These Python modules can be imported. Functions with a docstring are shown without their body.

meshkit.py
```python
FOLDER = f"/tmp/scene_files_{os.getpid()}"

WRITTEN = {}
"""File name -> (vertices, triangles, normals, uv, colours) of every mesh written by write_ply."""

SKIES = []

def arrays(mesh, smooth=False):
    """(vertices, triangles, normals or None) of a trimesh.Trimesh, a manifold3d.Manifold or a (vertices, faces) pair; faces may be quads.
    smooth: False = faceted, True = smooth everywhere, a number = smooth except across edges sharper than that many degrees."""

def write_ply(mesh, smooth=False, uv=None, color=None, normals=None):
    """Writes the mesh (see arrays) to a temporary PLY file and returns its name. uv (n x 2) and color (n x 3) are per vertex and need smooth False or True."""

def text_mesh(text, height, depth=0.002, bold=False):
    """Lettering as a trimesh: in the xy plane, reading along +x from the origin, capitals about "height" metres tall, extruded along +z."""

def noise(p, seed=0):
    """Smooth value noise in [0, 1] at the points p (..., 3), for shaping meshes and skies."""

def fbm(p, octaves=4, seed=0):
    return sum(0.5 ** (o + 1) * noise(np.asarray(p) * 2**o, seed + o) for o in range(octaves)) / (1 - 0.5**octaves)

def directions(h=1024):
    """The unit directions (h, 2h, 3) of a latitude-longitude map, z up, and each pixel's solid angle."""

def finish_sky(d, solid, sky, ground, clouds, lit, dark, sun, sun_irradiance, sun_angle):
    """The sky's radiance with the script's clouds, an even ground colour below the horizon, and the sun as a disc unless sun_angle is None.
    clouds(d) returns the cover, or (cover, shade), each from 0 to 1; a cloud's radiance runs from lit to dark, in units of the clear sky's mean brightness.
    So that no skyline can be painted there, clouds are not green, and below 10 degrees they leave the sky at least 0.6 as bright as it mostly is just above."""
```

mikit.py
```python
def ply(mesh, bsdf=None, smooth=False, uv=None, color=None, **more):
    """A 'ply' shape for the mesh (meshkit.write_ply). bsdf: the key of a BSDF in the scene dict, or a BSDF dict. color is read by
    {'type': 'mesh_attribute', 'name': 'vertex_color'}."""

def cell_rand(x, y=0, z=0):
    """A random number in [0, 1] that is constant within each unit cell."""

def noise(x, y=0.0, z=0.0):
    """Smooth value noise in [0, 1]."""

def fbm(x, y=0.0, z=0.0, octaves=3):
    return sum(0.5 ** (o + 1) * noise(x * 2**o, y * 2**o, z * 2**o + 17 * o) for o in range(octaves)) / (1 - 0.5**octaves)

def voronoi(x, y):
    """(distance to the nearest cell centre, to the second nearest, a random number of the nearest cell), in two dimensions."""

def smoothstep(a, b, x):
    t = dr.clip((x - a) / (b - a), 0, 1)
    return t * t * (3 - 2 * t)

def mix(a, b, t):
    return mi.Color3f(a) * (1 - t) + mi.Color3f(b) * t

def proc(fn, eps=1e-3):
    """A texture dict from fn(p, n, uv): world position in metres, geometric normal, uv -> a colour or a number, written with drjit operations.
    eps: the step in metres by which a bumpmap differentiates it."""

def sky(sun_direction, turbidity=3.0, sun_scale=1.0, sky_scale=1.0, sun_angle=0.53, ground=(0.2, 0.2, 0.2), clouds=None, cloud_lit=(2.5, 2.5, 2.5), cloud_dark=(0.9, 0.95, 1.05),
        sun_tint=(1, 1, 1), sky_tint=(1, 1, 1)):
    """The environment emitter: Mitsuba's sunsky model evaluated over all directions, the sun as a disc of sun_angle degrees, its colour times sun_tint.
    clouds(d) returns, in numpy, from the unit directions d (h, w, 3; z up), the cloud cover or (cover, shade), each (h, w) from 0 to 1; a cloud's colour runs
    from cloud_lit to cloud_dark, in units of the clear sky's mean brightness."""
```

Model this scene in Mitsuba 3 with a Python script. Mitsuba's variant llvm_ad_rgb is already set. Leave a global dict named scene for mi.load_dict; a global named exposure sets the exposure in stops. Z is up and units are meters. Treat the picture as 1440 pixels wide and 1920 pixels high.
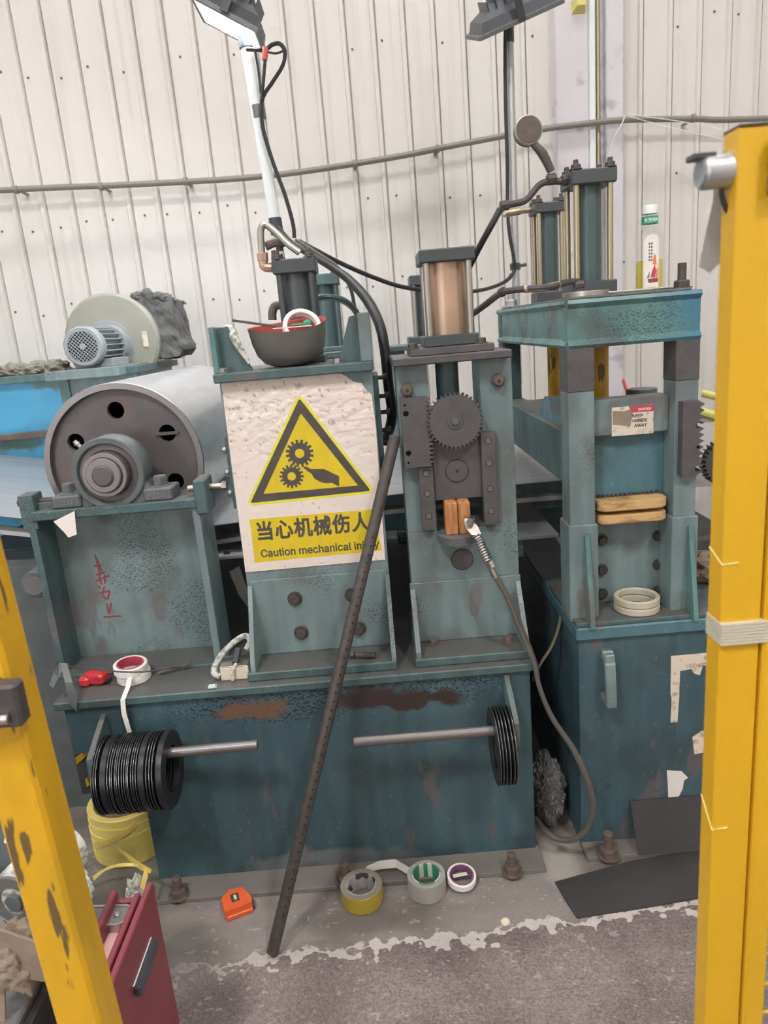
import math, random, json
import numpy as np, trimesh, mitsuba as mi, mikit, meshkit
import drjit as dr
import manifold3d as m3
from shapely.geometry import Polygon, box as sbox
from mikit import ply, proc, noise, fbm, smoothstep, mix, voronoi
T4 = mi.ScalarTransform4f
PI = math.pi
rng = random.Random(7)
scene = {'type': 'scene'}
labels = {}

# ---------------------------------------------------------------- camera, light, exposure
F, PITCH, ROLL, EYE = 1340.0, math.radians(14.4), math.radians(4.8), np.array([0, 0, 1.5])
_r0 = np.array([1, 0, 0.0]); _u0 = np.array([0, math.sin(PITCH), math.cos(PITCH)]); FWD = np.array([0, math.cos(PITCH), -math.sin(PITCH)])
RIGHT = math.cos(ROLL) * _r0 - math.sin(ROLL) * _u0
UP = math.sin(ROLL) * _r0 + math.cos(ROLL) * _u0
scene['camera'] = {'type': 'thinlens', 'fov': 2 * math.degrees(math.atan(720 / F)), 'fov_axis': 'x', 'near_clip': 0.05, 'far_clip': 60.0,
    'aperture_radius': 0.0022, 'focus_distance': 1.85,
    'to_world': T4().look_at(origin=EYE.tolist(), target=(EYE + FWD).tolist(), up=UP.tolist())}
exposure = 0.15
LIGHT_REAR, LIGHT_WINDOW, LIGHT_BAY, LIGHT_LAMP = 11.5, 8.5, 140.0, 180.0
scene['sky'] = {'type': 'constant', 'radiance': {'type': 'rgb', 'value': [0.05, 0.055, 0.06]}}

def at(px, py, Y=None, Z=None, X=None):
    """Measuring aid: the point of a real plane (y = Y, z = Z or x = X) that the photograph shows at a pixel."""
    d = FWD * F + RIGHT * (px - 720) - UP * (py - 960)
    for i, v in ((1, Y), (2, Z), (0, X)):
        if v is not None:
            return EYE + d * ((v - EYE[i]) / d[i])

# ---------------------------------------------------------------- scene helpers
def free(key):
    if key not in scene and key not in labels:
        return key
    k = 1
    while f'{key}_{k:03d}' in scene or f'{key}_{k:03d}' in labels: k += 1
    return f'{key}_{k:03d}'

def T(name, label, cat, group=None):
    key = free(name); labels[key] = {'label': label, 'category': cat}
    if group: labels[key]['group'] = group
    return key

def P(parent, name, mesh, mat, label=None, smooth=30, kind=None, **kw):
    key = free(parent + '__' + name)
    scene[key] = mesh if isinstance(mesh, dict) else ply(mesh, mat, smooth=smooth, **kw)
    if label or kind:
        labels[key] = {}
        if label: labels[key]['label'] = label
        if kind: labels[key]['kind'] = kind
    return key

def O(name, mesh, mat, label, cat, group=None, kind=None, smooth=30, **kw):
    key = T(name, label, cat, group)
    if kind: labels[key]['kind'] = kind
    scene[key] = mesh if isinstance(mesh, dict) else ply(mesh, mat, smooth=smooth, **kw)
    return key

def S(name, mesh, mat, smooth=30):
    labels[name] = {'kind': 'structure'}
    if mesh is not None: scene[name] = ply(mesh, mat, smooth=smooth)
    return name

# ---------------------------------------------------------------- mesh helpers
def bx(x0, x1, y0, y1, z0, z1, c=0.0015):
    lo, hi = np.array([x0, y0, z0], float), np.array([x1, y1, z1], float)
    lo, hi = np.minimum(lo, hi), np.maximum(lo, hi)
    c = min(c, 0.3 * (hi - lo).min())
    p = []
    for s in np.ndindex(2, 2, 2):
        b = np.where(s, hi, lo); i = np.where(s, -c, c)
        for k in range(3):
            q = b + i; q[k] = b[k]; p.append(q)
    return trimesh.convex.convex_hull(np.array(p))

def cat(*ms):
    return trimesh.util.concatenate([m for m in ms])

def hull(p): return trimesh.convex.convex_hull(np.array(p, float))

def frame(axis):
    a = np.asarray(axis, float); a = a / np.linalg.norm(a)
    h = np.array([0, 0, 1.0]) if abs(a[2]) < 0.9 else np.array([1.0, 0, 0])
    u = np.cross(h, a); u /= np.linalg.norm(u)
    return u, np.cross(a, u), a

def lathe(prof, o, axis=(0, 0, 1), n=32, closed=False, phase=0.0, a0=0.0, a1=2 * PI):
    """prof: (radius, height along axis) listed so that the outside lies to the right of the path going up."""
    u, v, a = frame(axis); o = np.asarray(o, float)
    full = abs(a1 - a0 - 2 * PI) < 1e-6
    m = n if full else n + 1
    th = a0 + phase + (a1 - a0) * np.arange(m) / n
    V = []
    for r, h in prof:
        r = max(r, 1e-6)
        V.append(o + a * h + r * (np.cos(th)[:, None] * u + np.sin(th)[:, None] * v))
    V = np.vstack(V); k = len(prof); Fc = []
    for i in range(k if closed else k - 1):
        j = (i + 1) % k
        for q in range(n):
            q2 = (q + 1) % m if full else q + 1
            Fc += [[i * m + q, i * m + q2, j * m + q2], [i * m + q, j * m + q2, j * m + q]]
    t = trimesh.Trimesh(V, np.array(Fc), process=False)
    t.merge_vertices(digits_vertex=7); t.update_faces(t.nondegenerate_faces())
    return t

def cyl(p0, p1, r, n=24, c=0.001, r1=None):
    p0, p1 = np.asarray(p0, float), np.asarray(p1, float); L = np.linalg.norm(p1 - p0); r1 = r if r1 is None else r1
    c = min(c, r * .4, r1 * .4, L * .4)
    return lathe([(0, 0), (r - c, 0), (r, c), (r1, L - c), (r1 - c, L), (0, L)], p0, p1 - p0, n)

def ring(o, axis, ro, ri, h, n=36, c=0.0008):
    return lathe([(ri, c), (ri + c, 0), (ro - c, 0), (ro, c), (ro, h - c), (ro - c, h), (ri + c, h), (ri, h - c)], o, axis, n, closed=True)

def hexhead(o, axis, r=0.012, h=0.009, washer=True, n=6):
    p = [(0, 0), (r * .98, 0), (r, .001), (r, h * .8), (r * .86, h), (0, h)]
    m = lathe(p, np.asarray(o, float) + np.asarray(frame(axis)[2]) * (0.0025 if washer else 0), axis, n, phase=.3)
    if washer: m = cat(m, cyl(o, np.asarray(o) + frame(axis)[2] * .003, r * 1.35, 20, .0005))
    return m

def socket(o, axis, r=.0065, h=.004):
    """A socket screw: head ring with a recessed hexagon."""
    o = np.asarray(o, float); a = frame(axis)[2]
    return cat(lathe([(0, h * .35), (r * .55, h * .35), (r * .55, h), (r * .9, h), (r, h * .8), (r, 0)][::-1], o, axis, 18))

def curve(pts, per=8):
    p = np.asarray(pts, float)
    if len(p) < 3: return p
    q = np.vstack([2 * p[0] - p[1], p, 2 * p[-1] - p[-2]]); out = []
    for i in range(1, len(q) - 2):
        t = np.linspace(0, 1, per, endpoint=False)[:, None]
        a, b, c, d = q[i - 1], q[i], q[i + 1], q[i + 2]
        out.append(.5 * (2 * b + (c - a) * t + (2 * a - 5 * b + 4 * c - d) * t ** 2 + (3 * b - a - 3 * c + d) * t ** 3))
    return np.vstack(out + [p[-1:]])

def tube(pts, r, n=10, smooth=True, per=8):
    p = curve(pts, per) if smooth else np.asarray(pts, float)
    t = np.gradient(p, axis=0); t /= np.maximum(np.linalg.norm(t, axis=1, keepdims=True), 1e-12)
    u = frame(t[0])[0]; V = []; rr = np.broadcast_to(r, len(p)) if np.ndim(r) == 0 else np.interp(np.linspace(0, 1, len(p)), np.linspace(0, 1, len(r)), r)
    th = np.linspace(0, 2 * PI, n, endpoint=False)
    for i in range(len(p)):
        u = u - t[i] * (u @ t[i]); u /= np.linalg.norm(u); v = np.cross(t[i], u)
        V.append(p[i] + rr[i] * (np.cos(th)[:, None] * u + np.sin(th)[:, None] * v))
    k = len(p); V = np.vstack(V + [p[:1], p[-1:]]); Fc = []
    for i in range(k - 1):
        for q in range(n):
            a, b, c, d = i * n + q, i * n + (q + 1) % n, (i + 1) * n + (q + 1) % n, (i + 1) * n + q
            Fc += [[a, b, c], [a, c, d]]
    for q in range(n):
        Fc += [[k * n, (q + 1) % n, q], [k * n + 1, (k - 1) * n + q, (k - 1) * n + (q + 1) % n]]
    return trimesh.Trimesh(V, np.array(Fc), process=False)

AX = {'xz': (0, 2, 1), 'yz': (1, 2, 0), 'xy': (0, 1, 2)}
def prism(poly, h0, h1, plane='xz'):
    """A polygon (points or shapely) of a plane, extruded along the third axis from h0 to h1."""
    g = poly if hasattr(poly, 'geom_type') else Polygon(poly)
    if not g.is_valid: g = g.buffer(0)
    out = []
    for q in getattr(g, 'geoms', [g]):
        m = trimesh.creation.extrude_polygon(q, abs(h1 - h0), engine='earcut')
        v = np.zeros_like(m.vertices); i, j, k = AX[plane]
        v[:, i], v[:, j], v[:, k] = m.vertices[:, 0], m.vertices[:, 1], m.vertices[:, 2] + min(h0, h1)
        m = trimesh.Trimesh(v, m.faces, process=False)
        if plane == 'xz': m.invert()
        out.append(m)
    return cat(*out)

def disc2(x, y, r, n=28): 
    t = np.linspace(0, 2 * PI, n, endpoint=False); return Polygon(np.c_[x + r * np.cos(t), y + r * np.sin(t)])

def quad_strip(a, b, thick=0.0004):
    """A thin sheet between two polylines."""
    a, b = np.asarray(a, float), np.asarray(b, float); k = len(a)
    V = np.vstack([a, b]); Fc = []
    for i in range(k - 1): Fc += [[i, i + 1, k + i + 1], [i, k + i + 1, k + i]]
    return trimesh.Trimesh(V, np.array(Fc), process=False)

def move(m, R=None, t=(0, 0, 0)):
    m = m.copy()
    if R is not None: m.vertices = m.vertices @ np.asarray(R).T
    m.vertices = m.vertices + np.asarray(t)
    return m

def rot(axis, deg):
    return trimesh.transformations.rotation_matrix(math.radians(deg), axis)[:3, :3]

def blob(c, r, amp=.3, f=8, seed=0, sub=3, flat=1.0):
    m = trimesh.creation.icosphere(subdivisions=sub); v = m.vertices * np.asarray(r)
    d = meshkit.fbm(m.vertices * f / 4 + seed * 7.3, 3, seed) - .5
    v = v * (1 + 2 * amp * d)[:, None]; v[:, 2] = np.maximum(v[:, 2], -flat * np.max(np.asarray(r)) if np.ndim(r) == 0 else -flat * r[2])
    return trimesh.Trimesh(v + np.asarray(c), m.faces, process=False)

# ---------------------------------------------------------------- materials
def srgb(r, g, b):
    return [((c / 255 + .055) / 1.055) ** 2.4 if c > 10 else c / 255 / 12.92 for c in (r, g, b)]

def mat(name, color, rough=.5, metal=0.0, bump=None, eps=1e-3, **kw):
    col = proc(color) if callable(color) else {'type': 'rgb', 'value': list(color)}
    b = {'type': 'principled', 'base_color': col, 'roughness': proc(rough) if callable(rough) else rough, 'metallic': metal, **kw}
    if bump: b = {'type': 'bumpmap', 'nested': b, 'arbitrary': proc(bump, eps), 'scale': 1.0}
    scene[name] = {'type': 'twosided', 'nested': b}
    return name

def blobm(p, x, z, rx, rz):
    return dr.exp(-(dr.square((p.x - x) / rx) + dr.square((p.z - z) / rz)))

def paint(base, base2, dirt, rust=(.10, .05, .035), chip_at=.66, dust=.45):
    def f(p, n, uv):
        a = fbm(p.x * 5 + 3, p.y * 5, p.z * 4, 3)
        s = fbm(p.x * 40 + p.y * 40, p.z * 3.0, 4.0, 2)
        c = mix(base, base2, smoothstep(.32, .7, a * .65 + s * .35))
        c = mix(c, dirt, smoothstep(.50, .78, fbm(p.x * 9, p.y * 9 + 5, p.z * 7 + 2, 3)) * .8)
        c = mix(c, [.135, .098, .098], smoothstep(.66, .72, fbm(p.x * 13 + 31, p.y * 13, p.z * 4 + 9, 4)) * .55)
        c = mix(c, [.20, .25, .25], smoothstep(.68, .76, fbm(p.x * 130 + 1, p.y * 130, p.z * 45 + 9, 4)) * .22)
        up = smoothstep(.7, .95, mi.Float(n.z))
        c = mix(c, [.105, .092, .085], up * (dust + .5 * fbm(p.x * 14, p.y * 14, 2.0, 2) * dust))
        m = smoothstep(.52, .72, fbm(p.x * 5.5 + 11, p.y * 5.5, p.z * 5.5 + 7, 2))
        k = fbm(p.x * 300, p.y * 300, p.z * 260, 2)
        return mix(c, [.030, .033, .036], smoothstep(chip_at - .10 * m, chip_at + .06 - .10 * m, k) * (.12 + .5 * m))
    return f

TEAL, TEAL2, TDIRT = [.124, .174, .182], [.172, .234, .238], [.105, .118, .116]
mat('teal_paint', paint(TEAL, TEAL2, TDIRT), .42)
mat('teal_dark', paint([.050, .092, .098], [.070, .125, .128], [.050, .060, .062], dust=.6), .5)
def base_f(p, n, uv):
    c = paint([.042, .084, .102], [.060, .112, .130], [.038, .062, .072], chip_at=.72, dust=.95)(p, n, uv)
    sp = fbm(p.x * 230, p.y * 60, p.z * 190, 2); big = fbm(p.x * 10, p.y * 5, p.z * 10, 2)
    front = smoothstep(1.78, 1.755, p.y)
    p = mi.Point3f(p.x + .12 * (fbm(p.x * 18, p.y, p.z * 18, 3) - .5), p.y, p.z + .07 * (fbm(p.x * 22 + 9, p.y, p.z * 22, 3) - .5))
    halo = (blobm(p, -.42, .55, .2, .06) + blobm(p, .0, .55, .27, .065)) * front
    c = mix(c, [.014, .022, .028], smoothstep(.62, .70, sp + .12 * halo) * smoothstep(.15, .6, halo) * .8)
    r1 = (blobm(p, -.37, .535, .09, .028) + blobm(p, -.46, .515, .08, .02)) * front
    c = mix(c, [.150, .075, .045], smoothstep(.25, .85, r1 * (.6 + .8 * big)) * .8)
    r2 = (blobm(p, -.07, .535, .13, .045) + .8 * blobm(p, .08, .515, .14, .025)) * front
    c = mix(c, [.040, .026, .024], smoothstep(.25, .85, r2 * (.6 + .8 * big)))
    low = blobm(p, -.25, .03, .35, .055) * front
    return mix(c, [.20, .215, .22], smoothstep(.42, .75, low * (.3 + big)) * .55)
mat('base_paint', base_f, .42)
mat('press_blue', paint([.060, .135, .170], [.080, .170, .200], [.055, .095, .105]), .4)
mat('dusty_flange', lambda p, n, uv: mix([.125, .118, .115], [.21, .185, .165], fbm(p.x * 16, p.y * 16, p.z * 16, 4)), .8)
mat('beam_paint', lambda p, n, uv: mix(paint([.075, .165, .165], [.11, .22, .21], [.07, .085, .08], dust=.7)(p, n, uv), [.025, .165, .28], smoothstep(.69, .90, p.x + .12 * fbm(p.x * 9, p.y * 9, p.z * 30, 2) - .05) * smoothstep(1.83, 1.80, p.y) * smoothstep(1.3, 1.4, p.z) * .8), .4)
mat('dark_steel', lambda p, n, uv: mix([.080, .076, .082], [.125, .117, .122], fbm(p.x * 30, p.y * 30, p.z * 30, 3)) * (.92 + .16 * noise(p.x * 300, p.y * 300, p.z * 300)), .42, .35)
mat('black_oxide', [.028, .027, .03], .4, .3)
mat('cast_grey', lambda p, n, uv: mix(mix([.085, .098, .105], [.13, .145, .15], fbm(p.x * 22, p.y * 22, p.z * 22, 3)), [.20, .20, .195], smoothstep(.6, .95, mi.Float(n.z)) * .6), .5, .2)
mat('cylinder_grey', [.062, .072, .078], .42, .2)
mat('cylinder_teal', [.055, .090, .092], .38)
mat('bright_steel', [.55, .54, .53], .28, 1.0)
mat('zinc', [.42, .40, .36], .38, .9)
mat('brass_rod', [.42, .37, .25], .35, .8)
mat('copper_barrel', lambda p, n, uv: mix([.56, .38, .28], [.42, .30, .22], smoothstep(.35, .75, fbm(p.x * 18, p.y * 18, p.z * 9, 3))), .36, .65)
mat('bolt_dark', lambda p, n, uv: mix([.050, .048, .050], [.095, .078, .070], fbm(p.x * 60, p.y * 60, p.z * 60, 2)), .5, .3)
mat('rusty_bolt', lambda p, n, uv: mix([.075, .06, .054], [.14, .104, .085], fbm(p.x * 60, p.y * 60, p.z * 60, 2)), .7)
mat('sheet_steel', lambda p, n, uv: mix([.56, .575, .59], [.68, .69, .70], fbm(p.x * 2, p.y * 60, 1.0, 2)), .38, .9)
mat('drum_shell', lambda p, n, uv: mix([.60, .61, .63], [.74, .75, .76], fbm(p.x * 30, p.y * 8, p.z * 30, 2)), .32, .9)
mat('drum_face', lambda p, n, uv: mix(mix([.085, .078, .080], [.135, .122, .122], fbm(p.x * 14, p.y * 14, p.z * 14, 4)), [.20, .12, .10], smoothstep(.52, .8, fbm(p.x * 7 + 5, 1.0, p.z * 7, 2)) * .5), .5, .25)
mat('shaft', [.22, .205, .205], .38, .7)
mat('wall_paint', lambda p, n, uv: mix(mix([.645, .625, .595], [.69, .655, .63], fbm(p.x * 1.3, p.z * .5, 3.0, 2)), [.50, .48, .44], smoothstep(.50, .9, fbm(p.x * 28, p.z * 1.0, 2.0, 3)) * .35), .5)
mat('column_paint', lambda p, n, uv: mix([.63, .60, .64], [.30, .28, .30], smoothstep(.62, .8, fbm(p.x * 9, p.y * 9, p.z * 9, 4)) * .6), .55)
mat('ceiling_paint', [.5, .5, .5], .8)
mat('conduit_grey', [.24, .22, .20], .5, .2)
mat('galvanised', [.46, .46, .46], .42, .7)
mat('white_enamel', [.74, .78, .78], .35)
mat('lamp_black', [.045, .05, .06], .4)
mat('lamp_grey', [.15, .15, .145], .5, .3)
mat('black_rubber', [.016, .016, .018], .45)
mat('green_hose', [.045, .085, .075], .4)
mat('grey_hose', [.085, .08, .07], .6)
mat('red_tape', [.55, .10, .08], .5)
def floor_f(p, n, uv):
    g = fbm(p.x * 6, p.y * 6, 1.0, 4); fine = noise(p.x * 260, p.y * 260, 1.0); fine2 = noise(p.x * 620, p.y * 620, 1.0)
    edge = p.y - (1.475 + .05 * p.x + .05 * (fbm(p.x * 14, 2.0, 7.0, 4) - .5))
    pad = smoothstep(-.012, .012, edge)
    rough = mix([.132, .103, .100], [.215, .177, .168], smoothstep(.25, .75, g)) * (.62 + .5 * fine + .3 * fine2)
    smooth_ = mix([.155, .132, .122], [.235, .210, .195], smoothstep(.3, .7, fbm(p.x * 5 + 3, p.y * 9, 2.0, 4))) * (.85 + .25 * fine2)
    scr = smoothstep(.74, .78, fbm(p.x * 55, p.y * 90, 4.0, 3)) * .5
    c = mix(rough, smooth_, pad)
    c = mix(c, [.48, .44, .42], scr * .6)
    rag = fbm(p.x * 45, p.y * 45, 9.0, 3)
    wid = .003 + .085 * dr.maximum(rag - .38, 0)
    line = (1 - smoothstep(wid * .75, wid, dr.abs(edge + .004 + .02 * (rag - .5)))) * smoothstep(-.75, -.25, p.x) * (.7 + .3 * fine2)
    c = mix(c, [.56, .50, .48], line * .9)
    pale = dr.exp(-dr.square((p.x - .41) / .07) - dr.square((p.y - 1.70) / .12))
    return mix(c, [.42, .39, .355], smoothstep(.25, .8, pale * (.5 + g)) * .7)
mat('concrete', floor_f, .75, bump=lambda p, n, uv: .0035 * noise(p.x * 240, p.y * 240, 1.0) * smoothstep(1.50, 1.46, p.y - .05 * p.x) + .004 * fbm(p.x * 30, p.y * 30, 2.0, 2), eps=2e-3)
def yellow_f(p, n, uv):
    a = fbm(p.x * 18, p.y * 18, p.z * 5, 3)
    c = mix([.60, .335, .010], [.50, .29, .012], smoothstep(.35, .7, a))
    s = smoothstep(.66, .71, fbm(p.x * 60 + p.y * 30, p.y * 60, p.z * 9 + 3, 4))
    return mix(c, [.055, .042, .038], s * .85)
mat('yellow_paint', yellow_f, .38)
mat('yellow_clean', lambda p, n, uv: mix([.64, .365, .010], [.55, .315, .012], fbm(p.x * 20, p.y * 20, p.z * 3, 2)), .36)
mat('sign_white', lambda p, n, uv: mix(mix([.72, .64, .59], [.66, .565, .51], fbm(p.x * 10, p.y, p.z * 10, 3)), [.16, .11, .09], smoothstep(.69, .82, fbm(p.x * 130 + p.z * 60, p.y, p.z * 70 + 3, 4) + .13 * smoothstep(1.1, 1.4, p.z) * fbm(p.x * 11, 1.0, p.z * 11, 2)) * .55), .42,
    bump=lambda p, n, uv: .0045 * fbm(p.x * 45, 1.0, p.z * 60, 4) * (.4 + smoothstep(1.1, 1.35, p.z)), eps=1e-3)
mat('sign_yellow', lambda p, n, uv: mix([.66, .50, .012], [.56, .42, .02], fbm(p.x * 50, p.y, p.z * 14, 3)), .4)
mat('sign_rim', [.66, .62, .05], .4)
mat('sign_black', lambda p, n, uv: mix([.052, .042, .040], [.085, .07, .065], fbm(p.x * 40, p.y, p.z * 40, 2)), .45)
mat('sky_blue', lambda p, n, uv: mix(mix([.040, .26, .46], [.055, .33, .56], fbm(p.x * 3, p.y, p.z * 3, 2)), [.075, .165, .165], smoothstep(.50, .60, fbm(p.x * 7 + 2, p.y * 7, p.z * 7, 4) + .10 * smoothstep(-1.45, -1.1, p.x))), .4)
mat('blower_grey', lambda p, n, uv: mix([.235, .240, .20], [.30, .29, .245], fbm(p.x * 9, p.y * 9, p.z * 9, 3)), .55)
mat('motor_grey', [.24, .265, .275], .45)
mat('grey_cloth', lambda p, n, uv: mix([.075, .075, .075], [.14, .137, .13], fbm(p.x * 30, p.y * 30, p.z * 20, 3)), .95)
mat('dirty_rag', lambda p, n, uv: mix([.10, .095, .08], [.26, .24, .20], fbm(p.x * 60, p.y * 60, p.z * 60, 3)), .95)
mat('wood', lambda p, n, uv: mix([.52, .24, .095], [.32, .125, .05], smoothstep(.3, .75, fbm(p.x * 160, p.y * 60, p.z * 14, 3))), .6)
mat('brass_pad', lambda p, n, uv: mix([.52, .34, .15], [.30, .17, .07], smoothstep(.45, .75, fbm(p.x * 25, p.y * 25, p.z * 60, 3))), .5)
mat('cream_ring', [.46, .43, .33], .5)
mat('white_tape', [.76, .74, .70], .5)
mat('white_paper', [.72, .68, .64], .8)
mat('old_paper', lambda p, n, uv: mix([.62, .54, .45], [.38, .31, .25], smoothstep(.55, .75, fbm(p.x * 60, p.y * 60, p.z * 60, 3))), .8)
mat('red_plastic', [.52, .035, .045], .35)
mat('orange_plastic', [.72, .11, .03], .4)
mat('toolbox_red', lambda p, n, uv: mix([.175, .030, .042], [.215, .045, .058], fbm(p.x * 8, p.y * 8, p.z * 8, 3)), .42)
mat('toolbox_pink', [.46, .25, .25], .6)
mat('yellow_strap', lambda p, n, uv: mix([.82, .68, .20], [.72, .57, .15], fbm(p.x * 30, p.y * 30, p.z * 90, 2)), .45)
mat('clear_tape', [.34, .33, .31], .22, spec_trans=0.0, clearcoat=.6)
mat('yellow_tape', lambda p, n, uv: mix([.38, .29, .035], [.17, .15, .12], smoothstep(.5, .64, fbm(p.x * 14, p.y * 14, p.z * 25, 2))), .3, clearcoat=.5)
mat('tape_side', [.24, .215, .17], .4)
mat('green_core', lambda p, n, uv: mix([.05, .24, .13], [.62, .66, .58], smoothstep(.48, .5, dr.abs(dr.sin((dr.atan2(p.y - 1.70, p.x - .032)) * 4.0)) * .62)), .5)
mat('purple_core', [.20, .075, .17], .5)
mat('card_grey', lambda p, n, uv: mix([.38, .36, .36], [.06, .055, .06], smoothstep(.60, .66, fbm(p.x * 45, p.y * 45, p.z * 45, 2))), .7)
mat('rubber_mat', lambda p, n, uv: mix([.030, .028, .031], [.046, .042, .044], fbm(p.x * 14, p.y * 14, p.z * 14, 3)), .75)
mat('disc_steel', [.030, .031, .034], .38, .5)
mat('brown_paper', lambda p, n, uv: mix([.20, .15, .115], [.31, .25, .20], fbm(p.x * 25, p.y * 25, p.z * 25, 3)), .85)
mat('bin_grey', [.155, .15, .15], .6)
mat('white_rope', lambda p, n, uv: mix([.52, .52, .48], [.22, .24, .22], smoothstep(.4, .7, fbm(p.x * 120, p.y * 50, p.z * 120, 2))), .9)
mat('pot_grey', lambda p, n, uv: mix([.13, .128, .12], [.21, .20, .185], fbm(p.x * 12, p.y * 12, p.z * 12, 3)), .45, .3)
mat('pot_red', [.36, .075, .065], .4)
mat('old_red', [.23, .045, .06], .6)
mat('sticker_red', [.42, .05, .085], .5)
mat('bottle_green', [.02, .30, .17], .4)
mat('bottle_orange', [.70, .17, .06], .5)
mat('bottle_red', [.55, .05, .07], .5)
mat('pale_yellow', [.66, .60, .18], .4)
mat('black_ink', [.025, .022, .022], .6)
scene['clear_plastic'] = {'type': 'thindielectric', 'int_ior': 1.55}
scene['tea'] = {'type': 'thindielectric', 'int_ior': 1.05, 'specular_transmittance': {'type': 'rgb', 'value': [.90, .88, .42]}}
scene['thin_film'] = {'type': 'principledthin', 'base_color': {'type': 'rgb', 'value': [.62, .62, .60]}, 'roughness': .35, 'spec_trans': .35, 'diff_trans': 1.0, 'eta': 1.3}

# ================================================================ THE HALL
WY = 4.30
HX0, HX1, HY0, HZ = -4.4, 4.4, -4.2, 6.2
S('floor', bx(HX0, HX1, HY0, WY + .2, -.12, 0, .001), 'concrete')
S('ceiling', bx(HX0, HX1, HY0, WY + .2, HZ, HZ + .1, .001), 'ceiling_paint')
S('wall_left', bx(HX0 - .1, HX0, HY0, WY + .2, 0, HZ, .001), 'wall_paint')
S('wall_right', bx(HX1, HX1 + .1, HY0, WY + .2, 0, HZ, .001), 'wall_paint')
S('wall_front', bx(HX0, HX1, HY0 - .1, HY0, 0, HZ, .001), 'wall_paint')
S('wall_back', bx(HX0, HX1, WY + .0165, WY + .1, 0, HZ, .001), 'wall_paint')
pitch = .158
rib = [(0, 0), (pitch - .036, 0), (pitch - .030, -.018), (pitch - .012, -.018), (pitch - .006, .010), (pitch - .006, .016), (0, .016)]
panel_mesh = prism([(x, y + WY) for x, y in rib], .0, HZ, 'xy')
panel_ply = ply(panel_mesh, 'wall_paint', smooth=False)
k0 = -26
for k in range(k0, 29):
    x = -.318 - pitch + .019 + k * pitch
    if HX0 < x and x + pitch < HX1:
        P('wall_back', 'panel', {**panel_ply, 'to_world': T4().translate([x, 0, 0])}, None)
screws = []
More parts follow.
